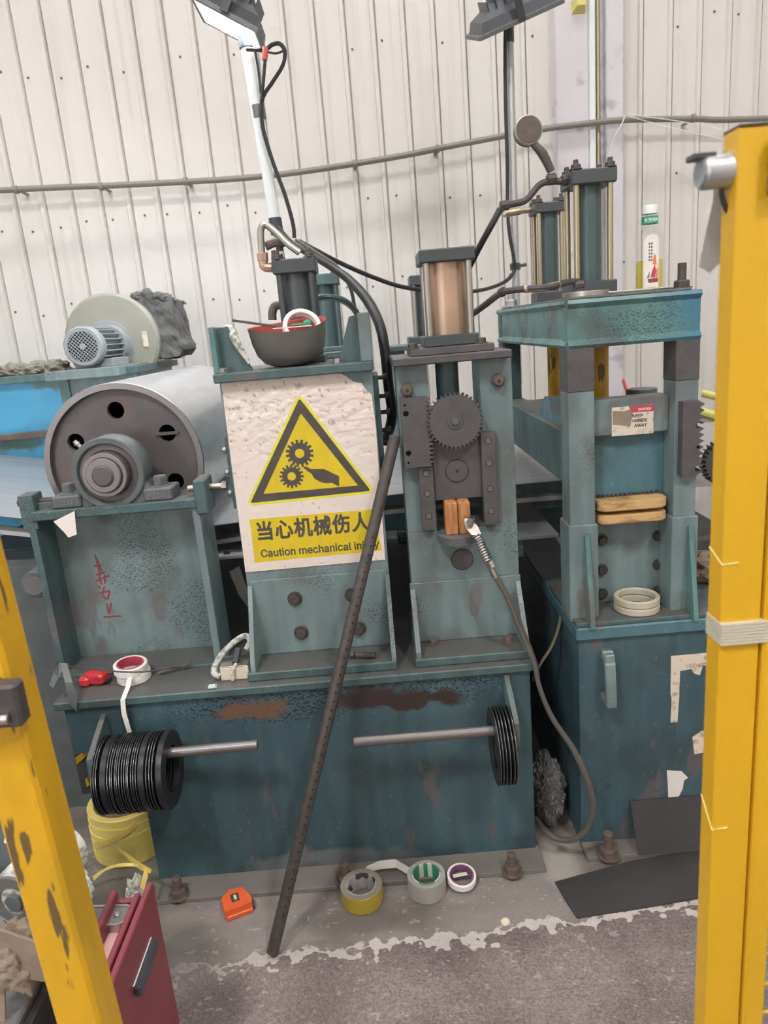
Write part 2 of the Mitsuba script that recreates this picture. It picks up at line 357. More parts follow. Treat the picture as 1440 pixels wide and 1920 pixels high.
for k in range(-11, 18):
    for z in (1.75, 2.2, 2.95):
        if rng.random() < .75:
            x = -.318 + k * pitch + .06 + rng.uniform(-.02, .02); z2 = z + rng.uniform(-.03, .03)
            screws.append(cyl([x, WY - .005, z2], [x, WY + .001, z2], .006, 8))
P('wall_back', 'screw', cat(*screws), 'rusty_bolt', kind='stuff')
# the steel column in front of the wall
S('column', None, None)
CY = 4.20
P('column', 'flange', bx(1.094, 1.27, CY, CY + .10, 0, HZ, .006), 'column_paint')
P('column', 'edge_strip', bx(1.27, 1.302, CY - .012, CY + .10, 0, HZ, .004), 'white_enamel')
P('column', 'web', bx(1.302, 1.362, CY + .05, CY + .10, 0, HZ, .002), 'column_paint')
P('column', 'flange', bx(1.362, 1.455, CY, CY + .10, 0, HZ, .006), 'column_paint')
t = T('downpipe', 'thin brown vertical pipe running up the recess of the wall column', 'pipe')
P(t, 'pipe', cyl([1.326, CY + .028, 0], [1.326, CY + .028, HZ], .011, 14), 'brass_rod')
# conduit along the wall
t = T('wall_conduit', 'long grey conduit pipe running slightly bent across the panelled wall and column', 'pipe')
cp = [at(px, py, Y=4.165) for px, py in ((0, 357), (250, 346), (500, 330), (720, 298), (860, 271), (1000, 245), (1090, 233), (1170, 225), (1300, 223), (1440, 222))]
cp = [cp[0] + np.array([-2.2, 0, .05])] + cp + [cp[-1] + np.array([2.0, 0, -.06])]
P(t, 'pipe', tube(cp, .0155, 12), 'conduit_grey')
for px, py in ((30, 356), (190, 350), (348, 340), (500, 330), (665, 307), (820, 279), (1300, 222)):
    q = at(px, py, Y=4.165); P(t, 'clip', cat(ring(q - [.01, 0, 0], (1, 0, 0), .021, .0155, .02, 16), bx(q[0] - .01, q[0] + .01, q[1] + .01, WY - .003, q[2] - .004, q[2] + .004)), 'conduit_grey')
P(t, 'wire_tie', tube([at(1172, 216, Y=4.14), at(1166, 232, Y=4.13), at(1150, 262, Y=4.14), at(1142, 300, Y=4.16)], .003, 6), 'white_enamel')
# small yellow box near the top of the column
q = at(1084, 8, Y=CY)
t = T('yellow_lamp_box', 'small yellow box fixed high on the wall column', 'box')
P(t, 'body', hull([q + [sx * .035, -.001, sz * .045] for sx in (-1, 1) for sz in (-1, 1)] + [q + [sx * .022, -.055, sz * .03 + .006] for sx in (-1, 1) for sz in (-1, 1)]), 'pale_yellow', smooth=False)
# thin strings right of the column
O('wall_string', cat(tube([at(1172, 216, Y=4.14), at(1260, 240, Y=4.1), at(1420, 275, Y=3.9)], .0022, 5), tube([at(1178, 214, Y=4.14), at(1300, 232, Y=4.1), at(1440, 262, Y=3.9)], .0022, 5)), 'white_enamel', 'thin pale string slung from the conduit by the column towards the yellow post', 'string')

# hall lighting: daylight panels in the roof, the row over the machines and the row behind the viewer
def skylight(x0, x1, y0, y1, power, label):
    t = T('roof_light', label, 'roof light')
    P(t, 'frame', cat(bx(x0 - .06, x1 + .06, y0 - .06, y0, HZ - .06, HZ), bx(x0 - .06, x1 + .06, y1, y1 + .06, HZ - .06, HZ), bx(x0 - .06, x0, y0, y1, HZ - .06, HZ), bx(x1, x1 + .06, y0, y1, HZ - .06, HZ)), 'white_enamel')
    m = trimesh.Trimesh([[x0, y0, HZ - .02], [x1, y0, HZ - .02], [x1, y1, HZ - .02], [x0, y1, HZ - .02]], [[0, 2, 1], [0, 3, 2]], process=False)
    scene[t + '__pane'] = ply(m, 'white_enamel', emitter={'type': 'area', 'radiance': {'type': 'rgb', 'value': [power * c for c in (1.0, .985, .96)]}})
skylight(-3.6, 3.6, 2.2, 2.7, LIGHT_REAR, 'long milky roof light over the machine line')
def emitter(v, f, power, tint):
    return ply(trimesh.Trimesh(v, f, process=False), 'white_enamel', emitter={'type': 'area', 'radiance': {'type': 'rgb', 'value': [power * c for c in tint]}})
for x, y, lb in ((-1.5, -1.3, 'round hall lamp hung over the aisle, left one'), (2.0, -2.0, 'round hall lamp hung over the aisle, right one')):
    t = T('hall_lamp', lb, 'lamp')
    P(t, 'shade', lathe([(.36, 0), (.34, .06), (.18, .22), (.10, .26), (0, .26)], [x, y, 5.2], (0, 0, 1), 40), 'lamp_grey')
    P(t, 'cord', cyl([x, y, 5.45], [x, y, HZ], .01, 8), 'black_rubber')
    a_ = np.linspace(0, 2 * PI, 32, endpoint=False)
    scene[t + '__glass'] = emitter(np.vstack([[[x, y, 5.205]], np.c_[x + .34 * np.cos(a_), y + .34 * np.sin(a_), 0 * a_ + 5.205]]), [[0, 1 + (i + 1) % 32, 1 + i] for i in range(32)], LIGHT_BAY, (1.0, .98, .95))
# daylight window in the front wall, behind the viewer at the left
S('window_1', None, None)
wx0, wx1, wz0, wz1 = -4.2, -2.9, .9, 2.8
for i in range(2):
    for j in range(2):
        xa, xb = wx0 + (wx1 - wx0) * i / 2 + .02, wx0 + (wx1 - wx0) * (i + 1) / 2 - .02; za, zb = wz0 + (wz1 - wz0) * j / 2 + .02, wz0 + (wz1 - wz0) * (j + 1) / 2 - .02
        scene[free('window_1__pane')] = emitter([[xa, HY0 + .01, za], [xb, HY0 + .01, za], [xb, HY0 + .01, zb], [xa, HY0 + .01, zb]], [[0, 2, 1], [0, 3, 2]], LIGHT_WINDOW, (.95, 1.0, 1.05))
P('window_1', 'frame', cat(*[bx(x - .025, x + .025, HY0, HY0 + .05, wz0, wz1) for x in (wx0, (wx0 + wx1) / 2, wx1)], *[bx(wx0, wx1, HY0, HY0 + .05, z - .025, z + .025) for z in (wz0, (wz0 + wz1) / 2, wz1)]), 'white_enamel')

# ================================================================ FLOODLIGHTS
def floodlight(o, u, n, L, D, label, lit, arm_to):
    """o: centre of the light face, u along its length, n the way it shines."""
    u = np.asarray(u, float) / np.linalg.norm(u); n = np.asarray(n, float); n = n - u * (n @ u); n /= np.linalg.norm(n); w = np.cross(u, n)
    R = np.c_[u, w, -n]; M = lambda m: move(m, R, o)
    t = T('floodlight', label, 'floodlight')
    P(t, 'housing', M(hull([[sx * L * .46, sy * D * .46, .004] for sx in (-1, 1) for sy in (-1, 1)] + [[sx * L * .42, sy * D * .40, .045] for sx in (-1, 1) for sy in (-1, 1)] + [[sx * L * .2, sy * D * .22, .085] for sx in (-1, 1) for sy in (-1, 1)])), 'lamp_black', smooth=False)
    P(t, 'rim', M(cat(bx(-L / 2, L / 2, -D / 2, -D / 2 + .014, -.006, .01), bx(-L / 2, L / 2, D / 2 - .014, D / 2, -.006, .01), bx(-L / 2, -L / 2 + .014, -D / 2, D / 2, -.006, .01), bx(L / 2 - .014, L / 2, -D / 2, D / 2, -.006, .01))), 'lamp_grey')
    for i in range(7):
        P(t, 'cooling_fin', M(bx(-L * .3 + i * L * .1, -L * .3 + i * L * .1 + .004, -D * .3, D * .3, .05, .10)), 'lamp_black')
    P(t, 'bracket', M(cat(bx(-.014, .014, -D / 2 - .012, -D / 2 - .006, -.0, .15), bx(-.014, .014, D / 2 + .006, D / 2 + .012, 0, .15), bx(-.014, .014, -D / 2 - .012, D / 2 + .012, .144, .15))), 'lamp_black')
    g = M(trimesh.Trimesh([[-L * .46, -D * .46, -.001], [L * .46, -D * .46, -.001], [L * .46, D * .46, -.001], [-L * .46, D * .46, -.001]], [[0, 2, 1], [0, 3, 2]], process=False))
    if lit:
        scene[t + '__glass'] = ply(g, 'white_enamel', emitter={'type': 'area', 'radiance': {'type': 'rgb', 'value': [lit * c for c in (.93, 1.0, 1.06)]}})
    else: P(t, 'glass', g, 'white_enamel')
    P(t, 'pole_arm', tube([np.asarray(o) - n * .147, arm_to], .010, 8, smooth=False), 'lamp_black')
    return t
PL = 2.70
b, tp = at(517, 420, Y=PL), at(462, 88, Y=PL)
axis = (tp - b) / np.linalg.norm(tp - b); foot = b - axis * ((b[2] - 1.43) / axis[2])
t = T('lamp_pole', 'white painted lamp pole taped with cables above the bowl stand', 'pole')
P(t, 'pole', cyl(foot, tp + axis * .22, .0135, 18), 'galvanised')
P(t, 'sleeve', cyl(b, tp, .020, 20), 'white_enamel', label='white enamelled sleeve')
P(t, 'clamp', cat(cyl(b - axis * .035, b + axis * .02, .023, 16), bx(b[0] - .03, b[0] - .018, PL - .012, PL + .012, b[2] - .02, b[2] + .01)), 'lamp_black')
P(t, 'clamp', cyl(tp - axis * .005, tp + axis * .03, .024, 16), 'lamp_black')
m_ = at(484, 205, Y=PL); P(t, 'clamp', cyl(m_ - axis * .03, m_ + axis * .012, .0235, 16), 'lamp_grey')
floodlight(at(446, 52, Y=PL + .0) + [-.03, .03, .02], [.86, .0, -.50], [-.49, .0, -.87], .235, .20, 'lit LED floodlight glaring on top of the white pole', LIGHT_LAMP, tp + axis * .10)
# cables of the left lamp
O('lamp_cable', cat(tube([at(462, 92, Y=2.66), at(480, 93, Y=2.66), at(499, 92, Y=2.66), at(510, 84, Y=2.66), at(524, 82, Y=2.66), at(534, 96, Y=2.66), at(530, 122, Y=2.66), at(510, 155, Y=2.66), at(494, 180, Y=2.66), at(490, 205, Y=2.66), at(494, 245, Y=2.66), at(512, 305, Y=2.66), at(534, 365, Y=2.66), at(549, 418, Y=2.66), at(552, 446, Y=2.66)], .0068, 8),
    tube([at(497, 112, Y=2.65), at(494, 150, Y=2.65), at(490, 190, Y=2.655)], .0055, 8), tube([at(478, 94, Y=2.655), at(484, 130, Y=2.66), at(489, 175, Y=2.66)], .004, 8), tube([at(503, 98, Y=2.655), at(518, 100, Y=2.655), at(532, 95, Y=2.655)], .0035, 6)), 'black_rubber', 'black cable looped beside the white lamp pole and hanging down to the hoses', 'cable')
O('cable_connector', cat(cyl(at(498, 88, Y=2.655), at(496, 113, Y=2.655), .0095, 10)), 'red_tape', 'red taped cable joint beside the white lamp pole', 'cable joint')
# the right floodlight on its galvanised pole
RY = 3.30
b, tp = at(968, 560, Y=RY), at(953, 0, Y=RY)
axis = (tp - b) / np.linalg.norm(tp - b)
t = T('lamp_pole', 'bare galvanised lamp pole behind the round gauge', 'pole')
P(t, 'pole', cyl(b - axis * (b[2] - 1.2) / axis[2], tp + axis * .45, .0165, 18), 'galvanised')
q = at(954, 62, Y=RY); P(t, 'clamp', cat(cyl(q - axis * .035, q + axis * .035, .021, 14), cyl(q + [-.02, -.02, .05], q + [.035, -.02, .05], .012, 10)), 'lamp_black')
q = at(966, 500, Y=RY); P(t, 'clamp', cat(cyl(q - axis * .014, q + axis * .014, .023, 14), cyl(q, q + [.05, 0, .005], .007, 8)), 'lamp_black')
floodlight(at(962, 38, Y=RY - .10), [.97, -.05, .30], [.20, .36, -.9], .34, .26, 'unlit dark floodlight on the bare galvanised pole by the column', 0, at(953, 0, Y=RY) + [0, 0, .22])
O('cable_connector', blob(at(948, 30, Y=3.13), .016, .25, 8, 3, 2), 'red_tape', 'red taped cable joint under the unlit floodlight', 'cable joint')
O('lamp_cable', tube([at(958, 20, Y=3.2), at(949, 45, Y=3.26), at(947, 100, Y=3.265), at(948, 200, Y=3.265), at(951, 300, Y=3.265), at(952, 400, Y=3.265), at(957, 450, Y=3.265), at(964, 488, Y=3.265), at(962, 512, Y=3.265), at(940, 532, Y=3.2), at(890, 546, Y=3.05), at(820, 546, Y=2.9), at(755, 538, Y=2.8), at(700, 520, Y=2.72), at(640, 494, Y=2.64), at(590, 468, Y=2.6), at(560, 452, Y=2.6)], .0078, 8), 'black_rubber', 'long black cable running down the galvanised pole and sagging across to the hose bundle', 'cable')

# ================================================================ BACKGROUND LEFT: blue machine, blower, motor
t = T('blue_machine', 'bright blue and teal machine cabinet behind the large steel drum', 'machine')
P(t, 'body', bx(-2.6, -1.02, 3.12, 3.75, 0, 1.40), 'sky_blue')
P(t, 'top_plate', bx(-2.65, -1.00, 3.08, 3.80, 1.40, 1.43), 'teal_dark')
P(t, 'side_panel', bx(-1.30, -1.005, 3.10, 3.12, 1.19, 1.40), 'teal_paint')
P(t, 'post', bx(-1.325, -1.285, 3.09, 3.12, 1.19, 1.40), 'beam_paint')
P(t, 'lower_rail', bx(-2.6, -1.0, 3.07, 3.12, 1.165, 1.19), 'rusty_bolt')
P(t, 'motor_base', bx(-1.33, -1.03, 2.98, 3.75, 1.40, 1.437), 'teal_paint')
for i, (px, sx) in enumerate(((10, .07), (60, .055), (95, .06), (30, .05))):
    q = at(px, 686 - i, Y=3.15); O('grease_lump', blob([q[0], 3.2, 1.445], [sx, .06, .035], .5, 10, i, 3, .4), 'dirty_rag', ['greasy rag heap at the far left end on top of the blue machine', 'greasy dark rag lump beside the motor on top of the blue machine', 'pale dirty cloth lump nearest the motor on the blue machine', 'small greasy lump second from left on the blue machine'][i], 'rag')
t = T('blower', 'grey round blower housing standing on the blue machine', 'blower')
c = at(212, 640, Y=3.42)
P(t, 'housing', cyl([c[0], 3.40, c[2]], [c[0], 3.70, c[2]], .215, 56, .012), 'blower_grey')
P(t, 'foot', bx(c[0] - .15, c[0] + .22, 3.42, 3.68, 1.437, c[2] - .1), 'blower_grey')
P(t, 'inlet_ring', ring([c[0] - .02, 3.395, c[2] - .02], (0, 1, 0), .115, .09, .008), 'motor_grey')
q = at(272, 636, Y=3.398); P(t, 'rating_plate', bx(q[0] - .012, q[0] + .012, 3.396, 3.402, q[2] - .035, q[2] + .035), 'old_paper', label='small pale rating plate')
t = T('electric_motor', 'finned grey electric motor with a mesh fan cover in front of the blower', 'motor')
mc = at(155, 650, Y=3.05)
P(t, 'fan_cover', lathe([(.062, 0), (.076, .0), (.082, .008), (.082, .05), (.076, .055), (0, .055)], [mc[0], 3.05, mc[2]], (0, 1, 0), 36), 'motor_grey')
P(t, 'cover_back', cyl([mc[0], 3.058, mc[2]], [mc[0], 3.06, mc[2]], .063, 28), 'black_oxide')
for i in range(-5, 6):
    d = i * .0112; h = math.sqrt(max(.062 ** 2 - d * d, 0)); s2 = .7071
    for sg in (1, -1):
        a = np.array([mc[0] + s2 * d - s2 * h * sg, 3.05, mc[2] + sg * s2 * d * 1 + s2 * h]); b_ = np.array([mc[0] + s2 * d + s2 * h * sg, 3.05, mc[2] + sg * s2 * d - s2 * h])
        P(t, 'grille_bar', tube([a, b_], .0019, 5, smooth=False), 'motor_grey')
P(t, 'hub_cap', cyl([mc[0], 3.046, mc[2]], [mc[0], 3.052, mc[2]], .013, 14), 'motor_grey')
P(t, 'body', cyl([mc[0], 3.10, mc[2]], [mc[0], 3.36, mc[2]], .060, 28), 'motor_grey')
for i in range(20):
    a = 2 * PI * i / 20; R = rot([0, 1, 0], math.degrees(a))
    P(t, 'cooling_fin', move(bx(-.0022, .0022, 3.11, 3.33, .058, .080), R, [mc[0], 0, mc[2]]), 'motor_grey')
P(t, 'terminal_box', bx(mc[0] - .115, mc[0] - .07, 3.14, 3.24, mc[2] - .03, mc[2] + .03, .004), 'motor_grey')
P(t, 'flange', cyl([mc[0], 3.33, mc[2]], [mc[0], 3.40, mc[2]], .088, 32), 'motor_grey')
P(t, 'foot', bx(mc[0] - .07, mc[0] + .09, 3.12, 3.32, 1.437, mc[2] - .055), 'motor_grey')
# cloth bag over the outlet
q0 = [at(*p, Y=3.46) for p in ((247, 563), (268, 549), (322, 562), (333, 620), (347, 655), (338, 668), (306, 672), (292, 640), (272, 600))]
zs = [p[2] for p in q0]
pts = []
bag = prism([(p[0], p[2]) for p in q0], 3.44, 3.69, 'xz').subdivide_to_size(.02)
v = bag.vertices; d = meshkit.fbm(v * 22, 3, 4) - .5; n_ = bag.vertex_normals
bag = trimesh.Trimesh(v + n_ * (d * .04)[:, None], bag.faces, process=False)
t = T('filter_cloth', 'dusty dark grey cloth bag draped over the blower outlet', 'cloth')
P(t, 'bag', bag, 'grey_cloth', smooth=50)
P(t, 'frayed_top', cat(*[blob(at(px, py, Y=3.46), [.03, .03, .022], .5, 12, i, 2, 2) for i, (px, py) in enumerate(((258, 556), (276, 551), (296, 556), (312, 560)))]), 'grey_cloth', smooth=50)

# ================================================================ STEEL STRIP running through the line
sp = [(-3.6, 1.47), (-2.2, 1.225), (-1.6, 1.123), (-1.1, 1.032), (-.90, .978), (-.736, .952), (-.45, .962), (-.2, .992), (.05, 1.008), (.5, 1.008), (1.2, 1.006), (3.4, 1.0)]
sp = curve([(x, 0, z) for x, z in sp], 5)
def ribbon(y0, y1, dz, th, xmax=9):
    up = [(p[0], p[2] + dz) for p in sp if p[0] < xmax]; return prism(up + [(x, z - th) for x, z in up[::-1]], y0, y1, 'xz')
O('steel_strip', ribbon(2.125, 2.98, 0, .0025), 'sheet_steel', 'wide bright steel strip passing under the drum and through the stands', 'steel sheet')
O('guide_rail', ribbon(2.125, 2.17, -.047, .014, .75), 'galvanised', 'narrow pale guide rail just below the edge of the steel strip', 'rail')
t = T('table_bracket', 'grey-teal flat bracket with a bent lip between the gear tower and the right press', 'bracket')
P(t, 'plate', bx(.368, .50, 1.98, 2.60, .872, .884), 'teal_paint')
P(t, 'lip', prism([(.49, .872), (.503, .872), (.515, .845), (.508, .84)], 1.98, 2.60, 'xz'), 'teal_paint')
P(t, 'support', bx(.37, .40, 2.0, 2.5, .815, .872), 'teal_dark')
t = T('guide_table', 'dark guide table with a bolt seen in the gap left of the warning sign', 'bracket')
P(t, 'plate', bx(-.60, -.40, 2.06, 2.6, .865, .876), 'galvanised')
P(t, 'bolt', hexhead([-.487, 2.085, .876], (0, 0, 1), .008, .008), 'bolt_dark')
P(t, 'leg', bx(-.50, -.455, 2.2, 2.3, .6, .865), 'teal_dark')
O('hanging_paper', quad_strip([[-.515, 2.2, .78], [-.495, 2.2, .70], [-.47, 2.2, .65]], [[-.478, 2.19, .80], [-.462, 2.19, .72], [-.458, 2.19, .64]]), 'white_paper', 'torn white scrap hanging in the dark gap left of the bolted stand', 'paper')

# ================================================================ DRUM with its bearing and stand
DC, DR_, DY = (-.736, 1.184), .2297, 2.05
t = T('steel_drum', 'large polished steel drum with a dark end plate and round holes', 'drum')
P(t, 'shell', lathe([(DR_ - .018, 0), (DR_ - .002, 0), (DR_, .003), (DR_, .98), (DR_ - .018, .98)], [DC[0], DY, DC[1]], (0, 1, 0), 96), 'drum_shell')
P(t, 'rim', ring([DC[0], DY - .001, DC[1]], (0, 1, 0), DR_ - .0015, DR_ - .019, .03, 96), 'shaft', label='bright machined rim')
face = disc2(*DC, DR_ - .017, 72)
holes = [at(*p, Y=DY + .03) for p in ((220, 771), (141, 826), (314, 812))]
hh = []
ang = [math.atan2(h[2] - DC[1], h[0] - DC[0]) for h in holes]; rad = float(np.mean([math.hypot(h[2] - DC[1], h[0] - DC[0]) for h in holes]))
for a in ang + [a_ + PI for a_ in ang]: hh.append((DC[0] + rad * math.cos(a), DC[1] + rad * math.sin(a)))
for x, z in hh: face = face.difference(disc2(x, z, .0245, 24))
P(t, 'end_plate', prism(face, DY + .018, DY + .034, 'xz'), 'drum_face')
P(t, 'inner_plate', cyl([DC[0], DY + .30, DC[1]], [DC[0], DY + .31, DC[1]], DR_ - .02, 48), 'black_oxide')
q = hh[2]; P(t, 'balance_bar', bx(q[0] - .034, q[0] + .034, DY + .012, DY + .018, q[1] - .006, q[1] + .004), 'drum_face')
P(t, 'far_plate', cyl([DC[0], DY + .95, DC[1]], [DC[0], DY + .97, DC[1]], DR_ - .015, 60), 'drum_face')
SC = at(200, 889, Y=1.90)
P(t, 'shaft', cyl([SC[0], 1.872, SC[2]], [SC[0], DY + .03, SC[2]], .047, 36, .003), 'shaft')
P(t, 'shaft_centre', lathe([(0, .006), (.024, .006), (.030, 0), (.030, -.001)][::-1], [SC[0], 1.872, SC[2]], (0, -1, 0), 28), 'drum_face')

t = T('pillow_block', 'cast grey pillow block bearing carrying the shaft of the large drum', 'bearing')
x0, z0 = SC[0], SC[2]
base_z = at(200, 948, Y=1.90)[2]
prof = [(x0 - .163, base_z), (x0 - .163, base_z + .030), (x0 - .105, base_z + .038)]
th = np.linspace(math.radians(200), math.radians(-20), 30)
prof += [(x0 + .098 * math.cos(a), z0 + .098 * math.sin(a)) for a in th] + [(x0 + .105, base_z + .038), (x0 + .163, base_z + .030), (x0 + .163, base_z)]
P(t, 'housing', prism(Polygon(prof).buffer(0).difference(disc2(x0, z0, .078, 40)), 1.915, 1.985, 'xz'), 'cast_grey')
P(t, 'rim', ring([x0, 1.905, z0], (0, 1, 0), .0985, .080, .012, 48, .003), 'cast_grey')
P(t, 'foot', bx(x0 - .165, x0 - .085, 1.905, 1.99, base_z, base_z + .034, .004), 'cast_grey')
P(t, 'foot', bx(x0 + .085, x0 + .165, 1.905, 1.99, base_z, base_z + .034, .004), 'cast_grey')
P(t, 'seal', ring([x0, 1.915, z0], (0, 1, 0), .081, .060, .06, 44, .004), 'drum_face')
P(t, 'inner_ring', ring([x0, 1.882, z0], (0, 1, 0), .060, .047, .09, 44, .002), 'shaft')
P(t, 'grease_nipple', cat(cyl([x0 - .066, 1.93, z0 + .072], [x0 - .082, 1.93, z0 + .092], .006, 8), cyl([x0 - .074, 1.93, z0 + .082], [x0 - .078, 1.93, z0 + .087], .009, 6)), 'bright_steel')
for sx in (-1, 1): P(t, 'bolt', hexhead([x0 + sx * .126, 1.945, base_z + .034], (0, 0, 1), .021, .026), 'cast_grey')
tm = meshkit.text_mesh('P218', .013, .0016, True); tm.apply_translation([0, 0, 0])
P(t, 'lettering', move(tm, np.array([[1, 0, 0], [0, 0, -1], [0, 1, 0]]), [x0 + .098, 1.905, base_z + .010]), 'shaft', smooth=False)
tm = meshkit.text_mesh('0.02', .010, .0016, True)
P(t, 'lettering', move(tm, np.array([[1, 0, 0], [0, 0, -1], [0, 1, 0]]), [x0 - .135, 1.905, base_z + .011]), 'shaft', smooth=False)

t = T('bearing_stand', 'worn teal welded stand carrying the pillow block of the large drum', 'stand')
TZ = base_z
P(t, 'top_plate', bx(-.955, -.505, 1.89, 2.042, TZ - .026, TZ, .003), 'teal_dark')
P(t, 'front_panel', bx(-.96, -.515, 2.01, 2.03, .606, TZ - .026), 'teal_paint')
P(t, 'side_plate', bx(-.972, -.952, 1.90, 2.042, .606, TZ - .012), 'teal_dark')
P(t, 'side_plate', bx(-.522, -.502, 1.90, 2.042, .606, TZ - .012), 'teal_paint')
P(t, 'foot_plate', bx(-.98, -.49, 1.885, 2.045, .6025, .612), 'teal_dark')
P(t, 'end_stop', cat(bx(-.985, -.945, 1.90, 1.96, TZ - .05, TZ + .045), bx(-.945, -.90, 1.92, 1.96, TZ - .001, TZ + .018)), 'teal_dark')
P(t, 'end_stop', bx(-.508, -.474, 1.89, 1.98, TZ - .045, TZ + .05, .004), 'teal_dark')
P(t, 'jacking_screw', cat(cyl([-.535, 1.94, TZ + .02], [-.43, 1.94, TZ + .02], .009, 14), hexhead([-.44, 1.94, TZ + .02], (1, 0, 0), .013, .014, False)), 'zinc')
P(t, 'jacking_screw', cat(cyl([-1.0, 1.94, TZ + .02], [-.90, 1.94, TZ + .02], .009, 14), hexhead([-.99, 1.94, TZ + .02], (-1, 0, 0), .013, .014, False)), 'bolt_dark')
# the worn red brush writing
strokes = [[(178, 1040), (184, 1062), (188, 1085)], [(176, 1062), (190, 1060)], [(180, 1078), (196, 1074)], [(180, 1090), (205, 1079)], [(186, 1082), (190, 1096)], [(196, 1078), (197, 1094)], [(184, 1098), (188, 1104)], [(186, 1112), (206, 1108)], [(196, 1100), (192, 1116), (200, 1124)], [(206, 1108), (202, 1124)], [(200, 1132), (204, 1152)], [(208, 1130), (206, 1150)], [(194, 1157), (228, 1155)], [(180, 1045), (192, 1075)]]
sm = []
for s_ in strokes:
    q = [at(px, py, Y=2.0095) for px, py in s_]; q = curve(q, 4)
    d = np.gradient(q, axis=0); d /= np.linalg.norm(d, axis=1, keepdims=True); w = np.c_[-d[:, 2], 0 * d[:, 0], d[:, 0]] * .0028
    sm.append(quad_strip(q - w, q + w))
P(t, 'red_marking', cat(*sm), 'old_red', label='faded red brush writing')
O('paper_scrap', cat(quad_strip([at(100, 978, Y=1.884), at(122, 1000, Y=1.882), at(128, 1008, Y=1.88)], [at(140, 958, Y=1.886), at(142, 985, Y=1.882), at(144, 1002, Y=1.882)])), 'white_paper', 'torn white paper scrap hanging from the pillow block foot', 'paper')
t = T('small_bearing', 'small grey bearing end on an arm left of the teal bearing stand', 'bearing')
q = at(66, 1097, Y=2.05)
P(t, 'housing', cyl([q[0], 2.05, q[2]], [q[0], 2.14, q[2]], .042, 28, .003), 'cast_grey')
P(t, 'shaft', cyl([q[0], 2.04, q[2]], [q[0], 2.10, q[2]], .030, 24), 'shaft')
P(t, 'arm', bx(q[0] - .34, -.985, 2.145, 2.34, .0, q[2] + .035), 'cast_grey')
P(t, 'arm', bx(q[0] - .34, -.96, 2.345, 2.7, q[2] - .03, q[2] + .04), 'teal_dark')

# ================================================================ MACHINE BASE
t = T('machine_base', 'long teal steel machine base bolted to the floor under the stands', 'machine base')
P(t, 'top_plate', bx(-.925, .362, 1.738, 3.20, .580, .603, .003), 'teal_dark')
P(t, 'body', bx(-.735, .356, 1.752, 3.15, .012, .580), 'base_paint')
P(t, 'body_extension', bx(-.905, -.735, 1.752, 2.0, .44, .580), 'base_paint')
P(t, 'floor_flange', bx(-.735, .366, 1.668, 1.80, 0, .014), 'dusty_flange')
P(t, 'leg', bx(-.90, -.74, 2.2, 3.0, 0, .58), 'teal_dark')
O('rear_guard', cat(bx(-.97, .48, 3.043, 3.052, .63, .95), bx(-.97, .48, 3.035, 3.052, .935, .95)), 'teal_dark', 'dark guard plate at the far side of the machine base under the strip', 'guard')
for px, py in ((336, 1678), (648, 1652), (960, 1634)):
    q = at(px, py, Z=.014); k = P(t, 'anchor_bolt', cyl([q[0], q[1], .012], [q[0], q[1], .075], .0125, 14, .004), 'rusty_bolt')
    P(k, 'nut', hexhead([q[0], q[1], .014], (0, 0, 1), .022, .022), 'rusty_bolt')
P(t, 'rod_bracket', prism([(1.752, .555), (1.752, .43), (1.64, .40), (1.615, .43), (1.62, .50)], -.808, -.794, 'yz'), 'beam_paint')
P(t, 'rod_bracket', prism([(1.752, .575), (1.752, .43), (1.66, .42), (1.615, .44), (1.62, .50)], .285, .298, 'yz'), 'beam_paint')
RZ = .487
P(t, 'hanging_rod', cyl([-.80, 1.64, RZ], [-.374, 1.64, RZ + .004], .0135, 20), 'shaft', label='bare steel rod carrying many discs')
P(t, 'hanging_rod', cyl([-.127, 1.64, .475], [.29, 1.64, .475], .0135, 20), 'shaft', label='bare steel rod carrying few discs')
RO, RI, TH = .0985, .058, .0032
disc_ply = ply(cat(ring([0, 0, 0], (1, 0, 0), RO, RI, TH, 48, .0007)), 'disc_steel', smooth=30)
bevel_ply = ply(ring([TH - .0006, 0, 0], (1, 0, 0), RO + .0003, RO - .0009, .0007, 48, .0001), 'bright_steel', smooth=30)
def discs(xs, zrod, group, label):
    for i, x in enumerate(xs):
        k = T('steel_disc', label, 'disc', group)
        tw = T4().translate([x, 1.64 + rng.uniform(-.002, .002), zrod - RI + .0135 + rng.uniform(-.001, 0)]).rotate([0, 0, 1], rng.uniform(-.7, .7)).rotate([0, 1, 0], rng.uniform(-.3, .3))
        scene[k + '__plate'] = {**disc_ply, 'to_world': tw}; scene[k + '__edge'] = {**bevel_ply, 'to_world': tw}
xs = [-.776, -.770, -.764] + [-.736 + .0058 * i for i in range(13)] + [-.640, -.633, -.626]
discs(xs, RZ, 'steel discs on the left rod', 'thin dark steel disc with a large hole hanging on the left rod of the base')
for x in (-.744, -.650, -.606): 
    k = T('steel_disc', {-.744: 'thick dark steel ring behind the close row of discs on the left rod', -.650: 'thick dark steel ring between the close row and the front discs on the left rod', -.606: 'frontmost thick dark steel ring at the free end of the left rod stack'}[x], 'disc', None)
    P(k, 'plate', ring([x - .010, 1.64, RZ - RI + .0135], (1, 0, 0), RO - .001, RI, .016, 48, .0012), 'disc_steel')
discs([.232 + .0085 * i for i in range(6)], .475, 'steel discs on the right rod', 'thin dark steel disc with a large hole hanging on the right rod of the base')
t = T('striped_plate', 'dark corner plate with yellow stripes low behind the left discs', 'plate')
q = at(155, 1440, Y=1.80)
P(t, 'plate', bx(-.93, -.80, 1.80, 1.82, .28, .42), 'lamp_black')
P(t, 'stripe', prism([(-.925, .40), (-.88, .43), (-.87, .42), (-.925, .38)], 1.796, 1.80, 'xz'), 'yellow_paint')
